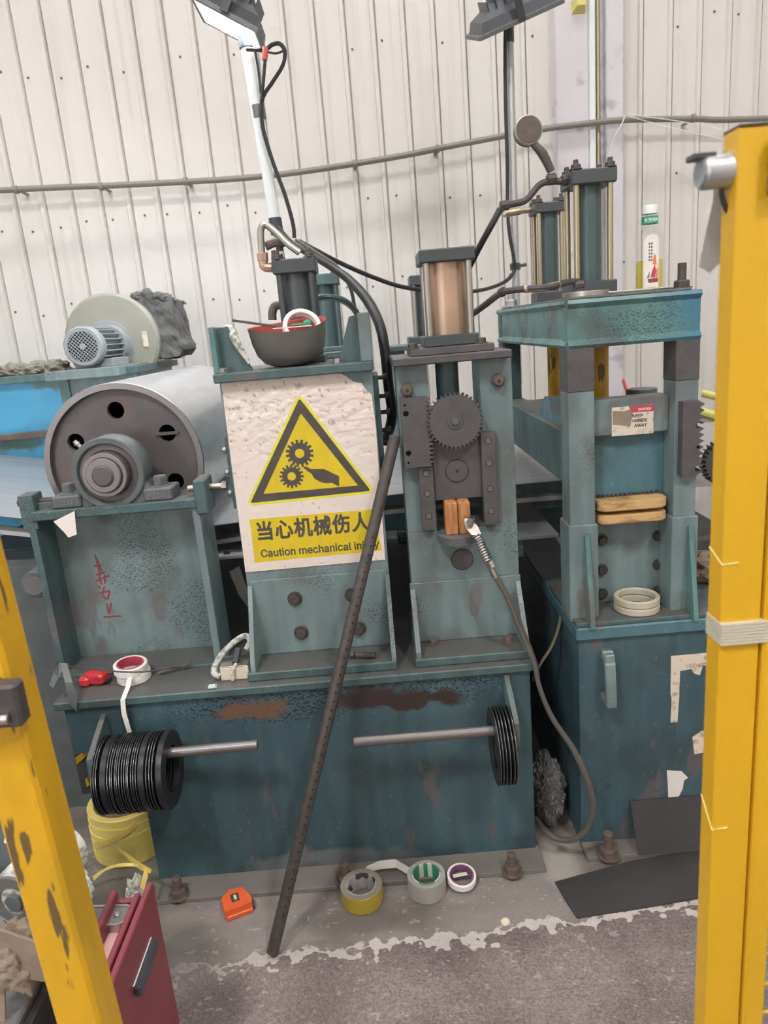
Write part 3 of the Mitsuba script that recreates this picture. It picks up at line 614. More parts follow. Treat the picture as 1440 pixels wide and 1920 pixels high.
P(t, 'stripe', prism([(-.91, .33), (-.845, .375), (-.845, .35), (-.91, .305)], 1.796, 1.80, 'xz'), 'yellow_paint')

# ================================================================ pneumatic cylinders
def cylinder(x0, x1, y, zb, zt, hb, ht, label, barrel_mat, head_mat, rod_mat, br, nuts=True, rodr=.008, inset=.016, base_wide=0.0, group=None):
    t = T('pneumatic_cylinder', label, 'cylinder', group)
    w = (x1 - x0) / 2; cx = (x0 + x1) / 2
    P(t, 'base_block', bx(x0 - base_wide, x1 + base_wide, y - w - base_wide, y + w + base_wide, zb, zb + hb, .003), head_mat)
    P(t, 'head_block', bx(x0, x1, y - w, y + w, zt - ht, zt, .003), head_mat)
    P(t, 'barrel', cyl([cx, y, zb + hb - .001], [cx, y, zt - ht + .001], br, 40), barrel_mat)
    for sx in (-1, 1):
        for sy in (-1, 1):
            p = [cx + sx * (w - inset), y + sy * (w - inset)]
            P(t, 'tie_rod', cyl([*p, zb + hb - .001], [*p, zt - ht + .001], rodr, 14), rod_mat)
            if nuts:
                k = P(t, 'nut', hexhead([*p, zt], (0, 0, 1), .0125, .011), 'bolt_dark'); P(k, 'stud', cyl([*p, zt], [*p, zt + .024], .0065, 10), 'bolt_dark')
    return t

# ================================================================ SIGN STAND
DY2 = 1.17
def sign_stand(dy, t):
    P(t, 'body', bx(-.397, -.0, 1.885 + dy, 2.11 + dy, .626, 1.397), 'teal_paint')
    P(t, 'foot_plate', bx(-.405, .0, 1.768 + dy, 2.16 + dy, .603, .628, .003), 'teal_dark')
    P(t, 'top_plate', bx(-.405, .004, 1.852 + dy, 2.22 + dy, 1.397, 1.421, .003), 'teal_dark')
t = T('sign_stand', 'teal box stand bearing the warning sign with the bowl on its top plate', 'stand')
sign_stand(0, t)
P(t, 'lower_plate', bx(-.388, -.006, 1.879, 1.886, .628, .852, .002), 'teal_paint')
for x in (-.394, -.012):
    P(t, 'gusset', prism([(1.885, .84), (1.876, .84), (1.772, .650), (1.772, .628), (1.885, .628)], x, x + .012, 'yz'), 'teal_paint')
for px, py in ((553, 1122), (660, 1115), (565, 1186), (673, 1178)):
    q = at(px, py, Y=1.879); P(t, 'bolt', hexhead([q[0], 1.879, q[2]], (0, -1, 0), .0155, .014), 'bolt_dark')
q = at(690, 1228, Y=1.80)
P(t, 'foot_bolt', cat(cyl([q[0] - .035, 1.81, .636], [q[0] + .02, 1.80, .636], .008, 12), hexhead([q[0] - .038, 1.811, .637], (-1, 0.1, 0), .012, .012, False)), 'bolt_dark')
# ears with gussets on the top plate
P(t, 'ear_plate', bx(-.402, -.388, 1.86, 2.10, 1.421, 1.537, .002), 'beam_paint')
P(t, 'ear_gusset', prism([(-.388, 1.421), (-.388, 1.532), (-.360, 1.536), (-.308, 1.421)], 1.895, 1.905, 'xz'), 'teal_dark')
P(t, 'ear_plate', bx(-.026, .004, 1.86, 2.10, 1.421, 1.542, .002), 'teal_paint')
P(t, 'ear_gusset', prism([(-.026, 1.421), (-.026, 1.538), (-.048, 1.535), (-.086, 1.421)], 1.895, 1.905, 'xz'), 'teal_dark')
for px, py in ((452, 690), (641, 674)):
    q = at(px, py, Z=1.421); P(t, 'bolt', hexhead([q[0], 1.872, 1.421], (0, 0, 1), .0125, .011), 'shaft')
# side adjusters
P(t, 'side_rail', bx(.0, .014, 1.93, 2.10, 1.08, 1.38), 'teal_dark')
for px, py in ((722, 707), (722, 742), (727, 772), (722, 806), (712, 830)):
    q = at(px, py, Y=1.99); P(t, 'side_bolt', cat(cyl([.014, 1.99, q[2]], [.034, 1.99, q[2]], .006, 10), hexhead([.030, 1.99, q[2]], (1, 0, 0), .0105, .010, False)), 'black_oxide')
P(t, 'side_rail', bx(-.414, -.397, 1.93, 2.08, 1.05, 1.25), 'teal_dark')
for px, py in ((404, 846), (412, 888), (421, 926)):
    q = at(px, py, Y=1.99); P(t, 'side_bolt', cat(cyl([-.43, 1.985, q[2]], [-.41, 1.985, q[2]], .006, 10), hexhead([-.425, 1.985, q[2]], (-1, 0, 0), .0105, .010, False)), 'zinc')
t = T('rear_stand', 'far teal stand behind the bowl stand, carrying the second cylinder', 'stand')
sign_stand(DY2, t)
a = at(508, 486, Y=2.06); b_ = at(590, 484, Y=2.06); hb_ = at(550, 510, Y=2.06)[2]
cylinder(a[0], b_[0], 2.06 + (b_[0] - a[0]) / 2, 1.421, a[2] - .002, .02, .038, 'dark grey pneumatic cylinder standing behind the bowl', 'cylinder_grey', 'cylinder_grey', 'cylinder_grey', .042, rodr=.009)
a = at(634, 512, Y=3.18)
cylinder(a[0] - .13, a[0], 3.20, 1.421, a[2], .02, .045, 'teal pneumatic cylinder half hidden behind the dark grey one', 'cylinder_teal', 'teal_dark', 'cylinder_teal', .046, rodr=.009)

# the warning sign
SY = 1.884
sx0, sx1, sz0, sz1 = -.396, .0005, .878, 1.396
t = T('warning_sign', 'worn white warning sign with a yellow triangle, gears and Chinese lettering', 'sign')
ex = [(sx0, sz0), (sx1 - .008, sz0 + .003), (sx1 - .003, 1.25), (sx1 - .007, 1.335), (sx1 - .022, 1.350), (sx1 - .030, 1.366), (sx1 - .052, 1.372), (sx1 - .070, 1.388), (sx1 - .085, sz1), (sx0 + .004, sz1)]
P(t, 'sheet', prism(ex, SY - .002, SY + .0005, 'xz'), 'sign_white')
def S2(px, py): q = at(px, py, Y=SY - .002); return (q[0], q[2])
def flat(poly, name, m, lvl, **k): return P(t, name, prism(poly, SY - .002 - .0004 * lvl - .0003, SY - .002 - .0004 * (lvl - 1), 'xz'), m, smooth=False, **k)
tri = Polygon([S2(562, 752), S2(690, 918), S2(474, 940)]).buffer(.004)
flat(tri.buffer(.0075), 'triangle_rim', 'sign_rim', 1)
flat(tri, 'triangle_border', 'sign_black', 2)
inner = Polygon([S2(564, 775), S2(671, 910), S2(494, 926)])
flat(inner, 'triangle_field', 'sign_yellow', 3)
def gear2(c, ro, ri, n, duty=.55, off=0):
    pts = []
    for i in range(n):
        for f, r in ((0, ri), (.08, ro), (duty - .08, ro), (duty, ri)):
            a = 2 * PI * (i + f) / n + off; pts.append((c[0] + r * math.cos(a), c[1] + r * math.sin(a)))
    return Polygon(pts)
g1, g2 = S2(562, 850), S2(547, 893)
flat(gear2(g1, .037, .0285, 16, .62).difference(disc2(*g1, .0125)), 'gear_symbol', 'sign_black', 4)
flat(gear2(g2, .0325, .025, 16, .62, .2).difference(disc2(*g2, .0115)), 'gear_symbol', 'sign_black', 4)
hand = [(568, 876), (573, 874), (582, 879), (592, 879), (606, 879), (618, 884), (636, 893), (636, 912), (622, 905), (610, 906), (600, 903), (590, 897), (584, 888), (574, 881)]
flat(Polygon([S2(*p) for p in hand]), 'hand_symbol', 'sign_black', 4)
panel = Polygon([S2(468, 974), S2(700, 955), S2(716, 1032), S2(478, 1055)])
flat(panel, 'text_panel', 'sign_yellow', 1)
GL = json.loads('''{"当":[[[8,-4,9,6,12,7,76,8,76,16,15,16,14,17,14,28,15,29,75,29,76,37,12,38,10,41,11,51,22,52,22,53,17,65,10,74,9,79,17,83,20,83,28,73,30,67,34,62,35,55,32,54,32,52,43,52,43,86,44,87,56,87,57,86,57,52,65,52,64,56,71,67,77,82,79,84,82,84,90,81,91,76,78,53,86,52,90,50,90,-10,87,-12,79,-12,76,-10,75,-7,10,-7]]],"心":[[[73,50,81,54,86,53,98,22,100,14,98,10,91,7,87,7,82,27,73,47]],[[26,56,28,59,39,59,40,58,40,5,41,3,65,3,67,5,69,24,73,24,81,20,80,2,77,-5,74,-8,69,-10,37,-10,30,-7,27,-2,27,5,26,6]],[[32,73,31,77,38,84,41,84,50,76,52,76,55,72,57,72,61,67,63,67,69,61,69,56,63,50,59,50,48,62,46,62,42,67]],[[1,10,8,31,11,51,22,50,24,48,24,45,19,18,15,5,10,4,3,7]]],"机":[[[0,16,0,20,3,22,11,36,16,52,3,53,2,64,4,66,19,66,19,86,21,88,29,88,32,86,33,66,47,65,47,81,48,82,85,82,86,81,86,4,89,3,89,20,93,22,99,19,101,17,101,4,100,3,100,-3,97,-8,93,-10,80,-10,75,-7,73,-3,73,69,60,69,60,33,59,33,58,20,51,0,42,-11,39,-11,36,-7,33,-6,31,-11,20,-11,19,-10,19,23,17,23,14,15,9,10,9,8,5,8],[32,49,33,46,42,38,42,36,46,34,47,38,47,53,32,53],[32,0,34,0,40,8,44,18,45,24,43,24,42,21,38,21,34,27,32,27]]],"械":[[[0,16,10,37,14,52,14,53,5,53,3,55,3,64,5,66,15,66,15,86,16,87,27,87,28,86,28,66,35,66,36,68,65,68,65,87,77,87,79,84,85,85,94,75,95,68,98,66,98,57,96,55,79,54,81,37,82,37,86,53,93,53,97,51,97,45,92,29,84,13,87,7,88,7,89,17,93,17,99,12,98,-2,96,-7,93,-10,91,-11,82,-10,78,-6,75,0,64,-10,61,-11,59,-10,54,-5,53,26,51,26,49,10,43,-3,40,-5,40,-7,36,-8,28,-2,27,-11,16,-11,15,-10,15,16,13,16,10,8,6,7],[82,71,78,73,78,68,82,68],[65,10,67,10,70,13,69,26,65,26],[66,44,65,40,66,39,67,43],[29,53,37,39,40,39,40,55,36,55,35,53],[28,0,30,0,30,2,33,4,37,12,39,20,39,26,34,27,34,30,28,29]]],"伤":[[[-1,46,5,51,5,53,9,56,15,65,25,87,33,86,37,83,35,75,26,59,27,54,34,60,38,66,47,87,56,86,59,84,59,81,56,75,56,72,95,72,96,71,96,61,94,59,67,59,66,55,66,46,92,46,94,44,92,5,89,-5,83,-9,77,-10,62,-9,59,2,62,4,77,3,79,8,79,19,80,20,80,33,65,33,62,20,57,8,53,2,44,-7,36,-12,33,-12,31,-8,27,-5,25,-11,14,-11,13,-10,13,38,11,38,8,34,4,34,-1,43],[46,54,40,46,52,46,53,48,53,59,48,59],[26,-1,35,3,43,11,47,18,51,32,33,33,31,35,32,47,27,50]]],"人":[[[1,-2,3,2,12,6,23,16,34,33,41,56,43,86,44,87,56,87,57,86,57,71,56,70,57,69,57,62,64,38,75,19,88,7,97,3,99,1,99,-3,92,-10,89,-10,88,-8,82,-6,77,-1,75,-1,60,16,50,36,49,36,48,30,38,12,21,-5,14,-8,13,-10,8,-10,7,-7,3,-5]]],"东":[[[65,21,65,24,67,26,74,28,89,12,89,10,96,2,96,-1,89,-5,86,-5,77,9]],[[6,62,6,73,35,73,41,87,44,87,52,83,52,80,49,76,49,73,93,73,94,72,93,62,42,62,36,50,32,46,32,43,48,43,49,45,49,58,60,58,60,45,61,43,89,43,89,32,60,32,60,-3,56,-8,48,-10,38,-10,34,-2,34,1,35,2,49,2,49,32,16,31,13,42,15,42,20,47,28,62]],[[5,-1,5,2,8,3,16,12,25,28,35,25,35,22,31,14,22,3,22,1,15,-6,12,-6]]],"方":[[[3,-1,15,6,23,16,29,31,32,52,32,58,5,58,5,68,6,69,47,69,47,73,42,83,49,87,52,87,54,85,60,73,60,69,95,69,96,67,95,58,44,58,43,45,85,45,86,44,83,10,81,1,76,-7,72,-9,49,-9,45,0,46,2,67,2,69,3,73,24,72,34,41,34,36,15,24,-2,10,-11,3,-4]]],"树":[[[1,16,8,31,13,50,13,54,3,55,3,64,14,65,14,85,15,86,25,86,25,65,34,65,35,74,59,74,62,72,62,64,79,64,79,85,80,86,90,85,90,64,98,63,98,54,90,53,90,-3,88,-7,80,-10,68,-10,65,-3,65,1,79,1,79,20,76,21,74,19,72,20,70,27,62,41,62,45,66,47,71,47,77,34,79,34,79,53,60,53,56,32,65,13,57,7,55,8,52,17,50,17,45,4,37,-6,35,-6,32,-1,30,-1,29,2,37,12,44,31,37,45,33,49,32,54,25,53,36,34,36,30,32,24,29,24,27,30,25,30,25,-10,17,-11,14,-9,14,17,12,17,11,12,8,8,5,9],[34,56,40,58,45,49,48,48,50,55,50,63,34,63]]],"叶":[[[5,9,5,74,6,76,39,76,39,52,59,52,60,84,70,85,72,83,72,52,97,52,98,51,98,41,72,41,72,-9,71,-10,60,-10,60,39,59,41,41,41,39,40,39,15,17,15,16,7,6,7],[18,65,17,26,28,26,28,65]]]}''')
def glyph(ch, h):
    out = None
    for rings in GL[ch]:
        rr = [np.array(r, float).reshape(-1, 2) * h / 100 for r in rings]
        p = Polygon(rr[0], rr[1:]).buffer(0); out = p if out is None else out.union(p)
    return out
from shapely import affinity
A, B = np.array(S2(481, 1010)), np.array(S2(696, 990))
for i, ch in enumerate('当心机械伤人'):
    p = A + (B - A) * (i / 6.0); g = affinity.translate(affinity.scale(glyph(ch, .050), 1.0, 1.12, origin=(0, 0)), p[0], p[1] - .001)
    flat(g, 'chinese_character', 'sign_black', 2)
tm = meshkit.text_mesh('Caution mechanical injury', .0175, .0005, True); w0 = tm.bounds[1][0]
a, b_ = np.array(S2(489, 1044)), np.array(S2(689, 1027)); sc = (b_[0] - a[0]) * (25 / 22.5) / w0
tm.vertices = tm.vertices * [sc, 1.18, 1]
P(t, 'english_lettering', move(tm, np.array([[1, 0, 0], [0, 0, -1], [0, 1, 0]]), [a[0], SY - .0029, a[1] - .001]), 'sign_black', smooth=False)

# bowl and what lies in it
bc = np.array([-.212, 1.975, 1.421])
t = T('metal_bowl', 'dented dark grey metal bowl with a red inside on the sign stand', 'bowl')
tilt = rot([0, 1, 0], -4) @ rot([1, 0, 0], 3)
ob = lathe([(0, 0), (.055, 0), (.075, .010), (.090, .030), (.099, .06), (.104, .098), (.105, .100)], [0, 0, 0], (0, 0, 1), 48)
ib = lathe([(.105, .100), (.1035, .0995), (.1015, .098), (.096, .06), (.087, .032), (.07, .014), (0, .012)], [0, 0, 0], (0, 0, 1), 48)
def dent(m):
    v = m.vertices.copy(); a = np.arctan2(v[:, 1], v[:, 0]); hgt = np.clip(v[:, 2] / .1, 0, 1)
    v[:, 2] += hgt ** 2 * .004 * np.sin(2 * a + .6); s_ = 1 + hgt * .025 * np.sin(3 * a); v[:, 0] *= s_; v[:, 1] *= s_
    return trimesh.Trimesh(v, m.faces, process=False)
R_ = rot([1, 0, 0], 8.5) @ rot([0, 1, 0], -2.0)
P(t, 'outside', move(dent(ob), R_, bc + [0, 0, .009]), 'pot_grey', smooth=40)
P(t, 'lining', move(dent(ib), R_, bc + [0, 0, .009]), 'pot_red', smooth=40, label='red enamel inside')
t = T('tape_roll', 'cream white tape roll leaning inside the dark bowl', 'tape roll')
o = bc + [.03, .035, .092]
P(t, 'roll', ring(o, np.array([.2, -.75, .45]), .052, .040, .024, 40, .002), 'white_tape')
O('flat_file', move(bx(-.065, .065, -.008, .008, -.003, .003, .001), rot([0, 0, 1], -8) @ rot([0, 1, 0], 12), bc + [-.075, -.055, .116]), 'bolt_dark', 'dark flat steel bar laid over the left rim of the bowl', 'file')
O('paper_strip', move(bx(-.05, .05, -.012, .012, -.0015, .0015, .0004), rot([0, 0, 1], 6), bc + [.015, -.06, .100]), 'white_paper', 'white paper strip lying in the bowl', 'paper')
O('green_scrap', cat(blob(bc + [.055, -.055, .108], [.010, .008, .008], .5, 9, 2, 2, 2), move(bx(-.022, .022, -.004, .004, -.002, .002), rot([0, 0, 1], 10), bc + [.035, -.05, .106])), 'bottle_green', 'small green and pale scrap in the bowl beside the paper', 'scrap')
O('rag', cat(tube([[-.372, 1.93, 1.53], [-.355, 1.915, 1.525], [-.342, 1.89, 1.50], [-.328, 1.885, 1.47], [-.313, 1.88, 1.44]], [.012, .013, .011, .008, .004], 9)), 'white_rope', 'pale twisted rag draped over the left ear plate beside the bowl', 'rag')

# ================================================================ GEAR TOWER
GX0, GX1 = .060, .362
def tower(dy, t, full):
    P(t, 'post', bx(GX0, .142, 1.885 + dy, 2.02 + dy, .95, 1.402), 'teal_paint')
    P(t, 'post', bx(.277, GX1, 1.885 + dy, 2.02 + dy, .95, 1.402), 'teal_paint')
    P(t, 'lower_body', bx(GX0, GX1, 1.885 + dy, 2.02 + dy, .626, .95), 'teal_paint')
    P(t, 'foot_plate', bx(.050, .366, 1.768 + dy, 2.10 + dy, .603, .627, .003), 'teal_dark')
    P(t, 'top_plate', bx(.052, .355, 1.83 + dy, 2.10 + dy, 1.402, 1.423, .003), 'dark_steel' if full else 'teal_dark')
t = T('gear_tower', 'teal tower with an open window, rack, gear and wooden roller between two stands', 'stand')
tower(0, t, True)
P(t, 'lower_plate', bx(.054, .364, 1.876, 1.886, .627, .806, .002), 'teal_paint')
for x in (.055, .349):
    P(t, 'gusset', prism([(1.885, .79), (1.872, .79), (1.772, .645), (1.772, .627), (1.885, .627)], x, x + .013, 'yz'), 'teal_paint')
for px, py in ((814, 1208), (953, 1203)):
    q = at(px, py, Z=.627); P(t, 'foot_bolt', hexhead([q[0], q[1], .627], (0, 0, 1), .013, .014), 'rusty_bolt')
P(t, 'slide_block', bx(.140, .270, 1.878, 2.0, 1.036, 1.20, .002), 'dark_steel')
bcn = at(857, 883, Y=1.876)
P(t, 'bushing', cyl([bcn[0], 1.874, bcn[2]], [bcn[0], 1.88, bcn[2]], .0300, 40, .001), 'dark_steel')
P(t, 'bushing_gap', ring([bcn[0], 1.8765, bcn[2]], (0, 1, 0), .0318, .0300, .003, 40, .0003), 'black_ink')
P(t, 'centre_mark', cyl([bcn[0], 1.8725, bcn[2]], [bcn[0], 1.88, bcn[2]], .004, 12), 'black_ink')
bcn = at(867, 1049, Y=1.884)
P(t, 'bushing', cyl([bcn[0], 1.882, bcn[2]], [bcn[0], 1.89, bcn[2]], .0295, 40, .001), 'dark_steel')
P(t, 'bushing_gap', ring([bcn[0], 1.884, bcn[2]], (0, 1, 0), .0313, .0295, .003, 40, .0003), 'black_ink')
def rail(xa, xb, za, zb, zs):
    k = P(t, 'guide_rail', bx(xa, xb, 1.860, 1.885, za, zb, .0015), 'dark_steel')
    for z in zs:
        o = [(xa + xb) / 2, 1.860, z]
        P(k, 'socket_screw', cat(ring(np.array(o) - [0, .0008, 0], (0, 1, 0), .0095, .0078, .002, 20, .0003)), 'black_ink')
        P(k, 'screw_head', cat(ring(np.array(o) - [0, .0015, 0], (0, 1, 0), .0076, .0036, .002, 18, .0004), cyl(np.array(o), np.array(o) - [0, .0003, 0], .0036, 6, .0001)), 'shaft')
rail(.100, .139, .960, 1.135, (1.0, 1.063, 1.118))
rail(.269, .308, .962, 1.214, (1.0, 1.062, 1.132, 1.192))
# the rack: a plate with teeth on its right side
pit = PI * .0037
rk = [(.065, 1.139), (.065, 1.321), (.132, 1.321)]
z = 1.3185
while z - pit > 1.140:
    rk += [(.132, z), (.1425, z - pit * .28), (.1425, z - pit * .5), (.132, z - pit * .78)]; z -= pit
rk += [(.138, 1.139)]
rkp = Polygon(rk).buffer(0)
for (px, py, r) in ((761, 776, .0075), (766, 850, .0075)):
    q = at(px, py, Y=1.845); rkp = rkp.difference(disc2(q[0], q[2], r, 20))
for (px, py, r) in ((759, 760, .0028), (766, 868, .0028)):
    q = at(px, py, Y=1.845); rkp = rkp.difference(disc2(q[0], q[2], r, 14))
P(t, 'rack', prism(rkp, 1.845, 1.872, 'xz'), 'dark_steel', label='dark toothed rack plate')
P(t, 'rack_spacer', bx(.068, .128, 1.872, 1.886, 1.145, 1.315), 'black_oxide')
GC = at(853, 789, Y=1.845)
def gearpoly(c, n, m, off=0.0):
    pts = []
    for i in range(n):
        for f, r in ((-.25, n / 2 - 1.2), (-.13, n / 2 + .2), (-.07, n / 2 + .95), (.07, n / 2 + .95), (.13, n / 2 + .2), (.25, n / 2 - 1.2)):
            a = 2 * PI * (i + f) / n + off; pts.append((c[0] + m * r * math.cos(a), c[1] + m * r * math.sin(a)))
    return Polygon(pts)
gp = gearpoly((GC[0], GC[2]), 38, .00372, .05)
k = P(t, 'gear', prism(gp, 1.838, 1.866, 'xz'), 'dark_steel', label='dark round spur gear')
P(k, 'washer', cyl([GC[0], 1.834, GC[2]], [GC[0], 1.84, GC[2]], .021, 32, .001), 'dark_steel')
P(k, 'nut', hexhead([GC[0], 1.834, GC[2]], (0, -1, 0), .0105, .008, False), 'cast_grey')
P(t, 'gear_shaft', cyl([GC[0], 1.86, GC[2]], [GC[0], 2.02, GC[2]], .028, 24), 'dark_steel')
P(t, 'screw_column', cyl([GC[0] - .004, 1.945, 1.20], [GC[0] - .004, 1.945, 1.402], .030, 24), 'teal_dark')
for px, py in ((763, 732), (934, 714)):
    q = at(px, py, Y=1.875); k = P(t, 'fitting', cat(cyl([q[0], 1.885, q[2]], [q[0], 1.868, q[2]], .0175, 8, .002), cyl([q[0], 1.868, q[2]], [q[0], 1.860, q[2]], .0125, 20, .002)), 'rusty_bolt', label='rusty round plug fitting')
    P(k, 'socket', cyl([q[0], 1.8605, q[2]], [q[0], 1.8595, q[2]], .0045, 6, .0002), 'black_ink')
# saddle under the wooden roller
th = np.linspace(PI * 1.02, PI * 1.98, 24)
sad = Polygon([(.193 + .052 * math.cos(a), 1.868 + .065 * math.sin(a)) for a in th])
P(t, 'saddle', prism(sad.buffer(.002), .926, .948, 'xy'), 'cast_grey')
# rollers behind the window
P(t, 'roller', cyl([.205, 1.95, 1.116], [.205, 3.04, 1.116], .058, 36), 'shaft', label='bare steel roller running back from the tower')
P(t, 'roller', cyl([.205, 2.18, .955], [.205, 3.04, .955], .048, 36), 'shaft', label='lower bare steel roller')
P(t, 'clamp_plate', bx(.100, .313, 1.845, 2.03, 1.423, 1.442, .002), 'dark_steel')
for px, py in ((780, 657), (912, 645)):
    q = at(px, py, Z=1.442); P(t, 'top_bolt', hexhead([q[0], 1.862, 1.442], (0, 0, 1), .0125, .012), 'bolt_dark')
t = T('wooden_roller', 'split orange-brown wooden plug standing in the saddle of the gear tower', 'wood plug')
for xa, xb in ((.163, .1955), (.1975, .229)):
    P(t, 'half', bx(xa, xb, 1.838, 1.90, .948, 1.037, .003), 'wood')
t = T('rear_tower', 'far teal tower behind the copper cylinder', 'stand')
tower(1.17, t, False)
a = at(785, 470, Y=1.86); b_ = at(890, 458, Y=1.86)
cylinder(a[0] - .0, b_[0], 1.86 + (b_[0] - a[0]) / 2, 1.442, a[2] + .002, .028, .032, 'pneumatic cylinder with a coppery barrel on top of the gear tower', 'copper_barrel', 'cylinder_grey', 'zinc', .0505, nuts=False, rodr=.0085, inset=.0165)
a = at(767, 517, Y=3.10)
cylinder(a[0], a[0] + .125, 3.16, 1.423, a[2], .03, .04, 'dark pneumatic cylinder mostly hidden behind the coppery one', 'cylinder_grey', 'cylinder_grey', 'zinc', .045, nuts=False, base_wide=.02)
# thing hooked to the wooden roller: spring-wrapped hose end and its hose
t = T('spring_connector', 'silver clamp with a spring-wrapped neck hooked to the wooden plug', 'hose clamp')
pa, pb, pc, pd = at(874, 970, Y=1.815), at(892, 1000, Y=1.79), at(915, 1052, Y=1.77), at(930, 1084, Y=1.765)
P(t, 'jaw', hull([p + np.array([sx * w, sy * .012, 0]) for p, w in ((pa, .007), (pa * .5 + pb * .5, .016), (pb, .013)) for sx in (-1, 1) for sy in (-1, 1)]), 'zinc', smooth=40)
P(t, 'jaw_end', lathe([(.004, 0), (.009, 0), (.009, .02), (.004, .02)], pa * .7 + pb * .3 - [0, .022, 0], (0.3, -.2, 1), 16, closed=True), 'bright_steel')
u, v, a_ = frame(pc - pb); L = np.linalg.norm(pc - pb); tt = np.linspace(0, 1, 150)
P(t, 'neck', cyl(pb, pc, .0075, 12), 'zinc')
P(t, 'spring', tube([pb + a_ * L * s + .0105 * (math.cos(s * 2 * PI * 11) * u + math.sin(s * 2 * PI * 11) * v) for s in tt], .0029, 6, smooth=False), 'bright_steel')
P(t, 'fitting', cat(cyl(pc, pc * .6 + pd * .4, .0115, 6, .001), cyl(pc * .6 + pd * .4, pd, .008, 12)), 'bright_steel')
hp = [pd, at(950, 1120, Y=1.755), at(975, 1180, Y=1.745), at(1000, 1240, Y=1.725), at(1012, 1290, Y=1.715), at(1035, 1345, Y=1.70), at(1075, 1405, Y=1.67), at(1100, 1460, Y=1.65), at(1112, 1510, Y=1.65), at(1103, 1550, Y=1.66), at(1080, 1572, Y=1.675), at(1050, 1574, Y=1.70), at(1025, 1560, Y=1.73), at(1005, 1535, Y=1.80)]
O('air_hose', tube(hp, [.006, .006, .0065, .0085, .0085, .0085, .0085], 10), 'grey_hose', 'grey-brown hose hanging from the silver clamp and looping on the floor between the machines', 'hose')
O('air_hose', tube([pd + [.006, 0, 0], at(958, 1125, Y=1.76), at(985, 1190, Y=1.75), at(1004, 1240, Y=1.75), at(1010, 1270, Y=1.80)], .004, 8), 'grey_hose', 'thin second hose running beside the grey-brown hose down from the silver clamp', 'hose')
O('pale_hose', tube([at(1052, 1130, Y=1.95), at(1050, 1165, Y=1.92), at(1035, 1210, Y=1.90), at(1010, 1250, Y=1.9), at(1000, 1275, Y=1.95)], .005, 8), 'brass_rod', 'thin pale yellowish hose curving in the dark gap left of the press table', 'hose')

# ================================================================ RIGHT PRESS
t = T('press_cabinet', 'teal-blue press cabinet with scraps of old paper, under the right press', 'cabinet')
P(t, 'table_plate', bx(.482, 1.25, 1.745, 3.05, .652, .688, .004), 'press_blue')
P(t, 'body', bx(.490, 1.22, 1.757, 3.0, .0, .652), 'base_paint')
P(t, 'floor_flange', bx(.490, 1.25, 1.695, 1.80, 0, .014), 'dusty_flange')
O('rear_guard', cat(bx(.49, 1.25, 3.02, 3.035, .688, .95), bx(.49, 1.25, 3.01, 3.035, .93, .95)), 'teal_dark', 'dark guard plate at the far side of the press table', 'guard')
q = at(1140, 1603, Z=.014)
k = P(t, 'anchor_bolt', cyl([q[0], q[1], .012], [q[0], q[1], .088], .0135, 14, .003), 'rusty_bolt'); P(k, 'nut', hexhead([q[0], q[1], .014], (0, 0, 1), .024, .024), 'rusty_bolt')
ha, hb_, hc = at(1134, 1224, Y=1.757), at(1138, 1245, Y=1.725), at(1150, 1300, Y=1.722)
P(t, 'door_handle', cat(bx(ha[0] - .012, ha[0] + .014, 1.715, 1.757, ha[2] - .012, ha[2] + .012, .003), prism([(1.757, ha[2] + .012), (1.735, ha[2] + .016), (1.712, ha[2] - .015), (1.700, ha[2] - .12), (1.716, ha[2] - .122), (1.726, ha[2] - .02)], ha[0] - .012, ha[0] + .014, 'yz'), bx(ha[0] - .012, ha[0] + .014, 1.700, 1.757, ha[2] - .135, ha[2] - .115, .002)), 'teal_paint')
def scrap(pts, name, m, label, y=1.7565, jag=.0):
    P(t, name, prism(Polygon([(at(px, py, Y=y)[0], at(px, py, Y=y)[2]) for px, py in pts]).buffer(0), y - .0012, y, 'xz'), m, label=label, smooth=False)
scrap([(1258, 1230), (1345, 1222), (1345, 1252), (1318, 1247), (1312, 1266), (1300, 1262), (1296, 1254), (1275, 1258), (1273, 1310), (1270, 1354), (1257, 1354), (1259, 1310), (1257, 1300)], 'paper_remnant', 'old_paper', 'torn remnant of an old notice')
scrap([(1298, 1382), (1316, 1370), (1345, 1374), (1345, 1405), (1302, 1414), (1300, 1400)], 'paper_remnant', 'old_paper', 'small torn yellowed paper scrap')
scrap([(1250, 1444), (1278, 1446), (1290, 1458), (1282, 1463), (1280, 1478), (1268, 1501), (1253, 1498), (1252, 1474)], 'paper_remnant', 'white_paper', 'torn white paper scrap')
tm = meshkit.text_mesh('DZ-42020', .011, .0006); q = at(1292, 1252, Y=1.755)
P(t, 'lettering', move(tm, np.array([[.8, 0, 0], [0, 0, -1], [0, 1, 0]]), [q[0], 1.7553, q[2]]), 'old_red', smooth=False)

t = T('press', 'tall teal press frame with two posts, a sliding gate and wooden pads', 'press')
for x0, x1, seam in ((.485, .551, 1.305), (.756, .814, 1.312)):
    P(t, 'post', bx(x0, x1, 1.80, 1.878, .688, seam), 'teal_paint')
    P(t, 'post_sleeve', bx(x0 - .001, x1 + .001, 1.799, 1.879, seam, 1.412), 'dark_steel', label='dark grey upper sleeve of the post')
    P(t, 'post_foot', bx(x0 - .006, x1 + .005, 1.790, 1.885, .688, .96, .003), 'teal_paint')
P(t, 'sleeve_pin', cyl([.814, 1.84, 1.306], [.826, 1.84, 1.306], .007, 12), 'bolt_dark')
for x in (.518, .790):
    P(t, 'gusset', prism([(1.79, .935), (1.782, .935), (1.735, .70), (1.735, .688), (1.79, .688)], x, x + .012, 'yz'), 'beam_paint')
P(t, 'foot_plate', bx(.484, .832, 1.752, 2.05, .6885, .700), 'teal_dark')
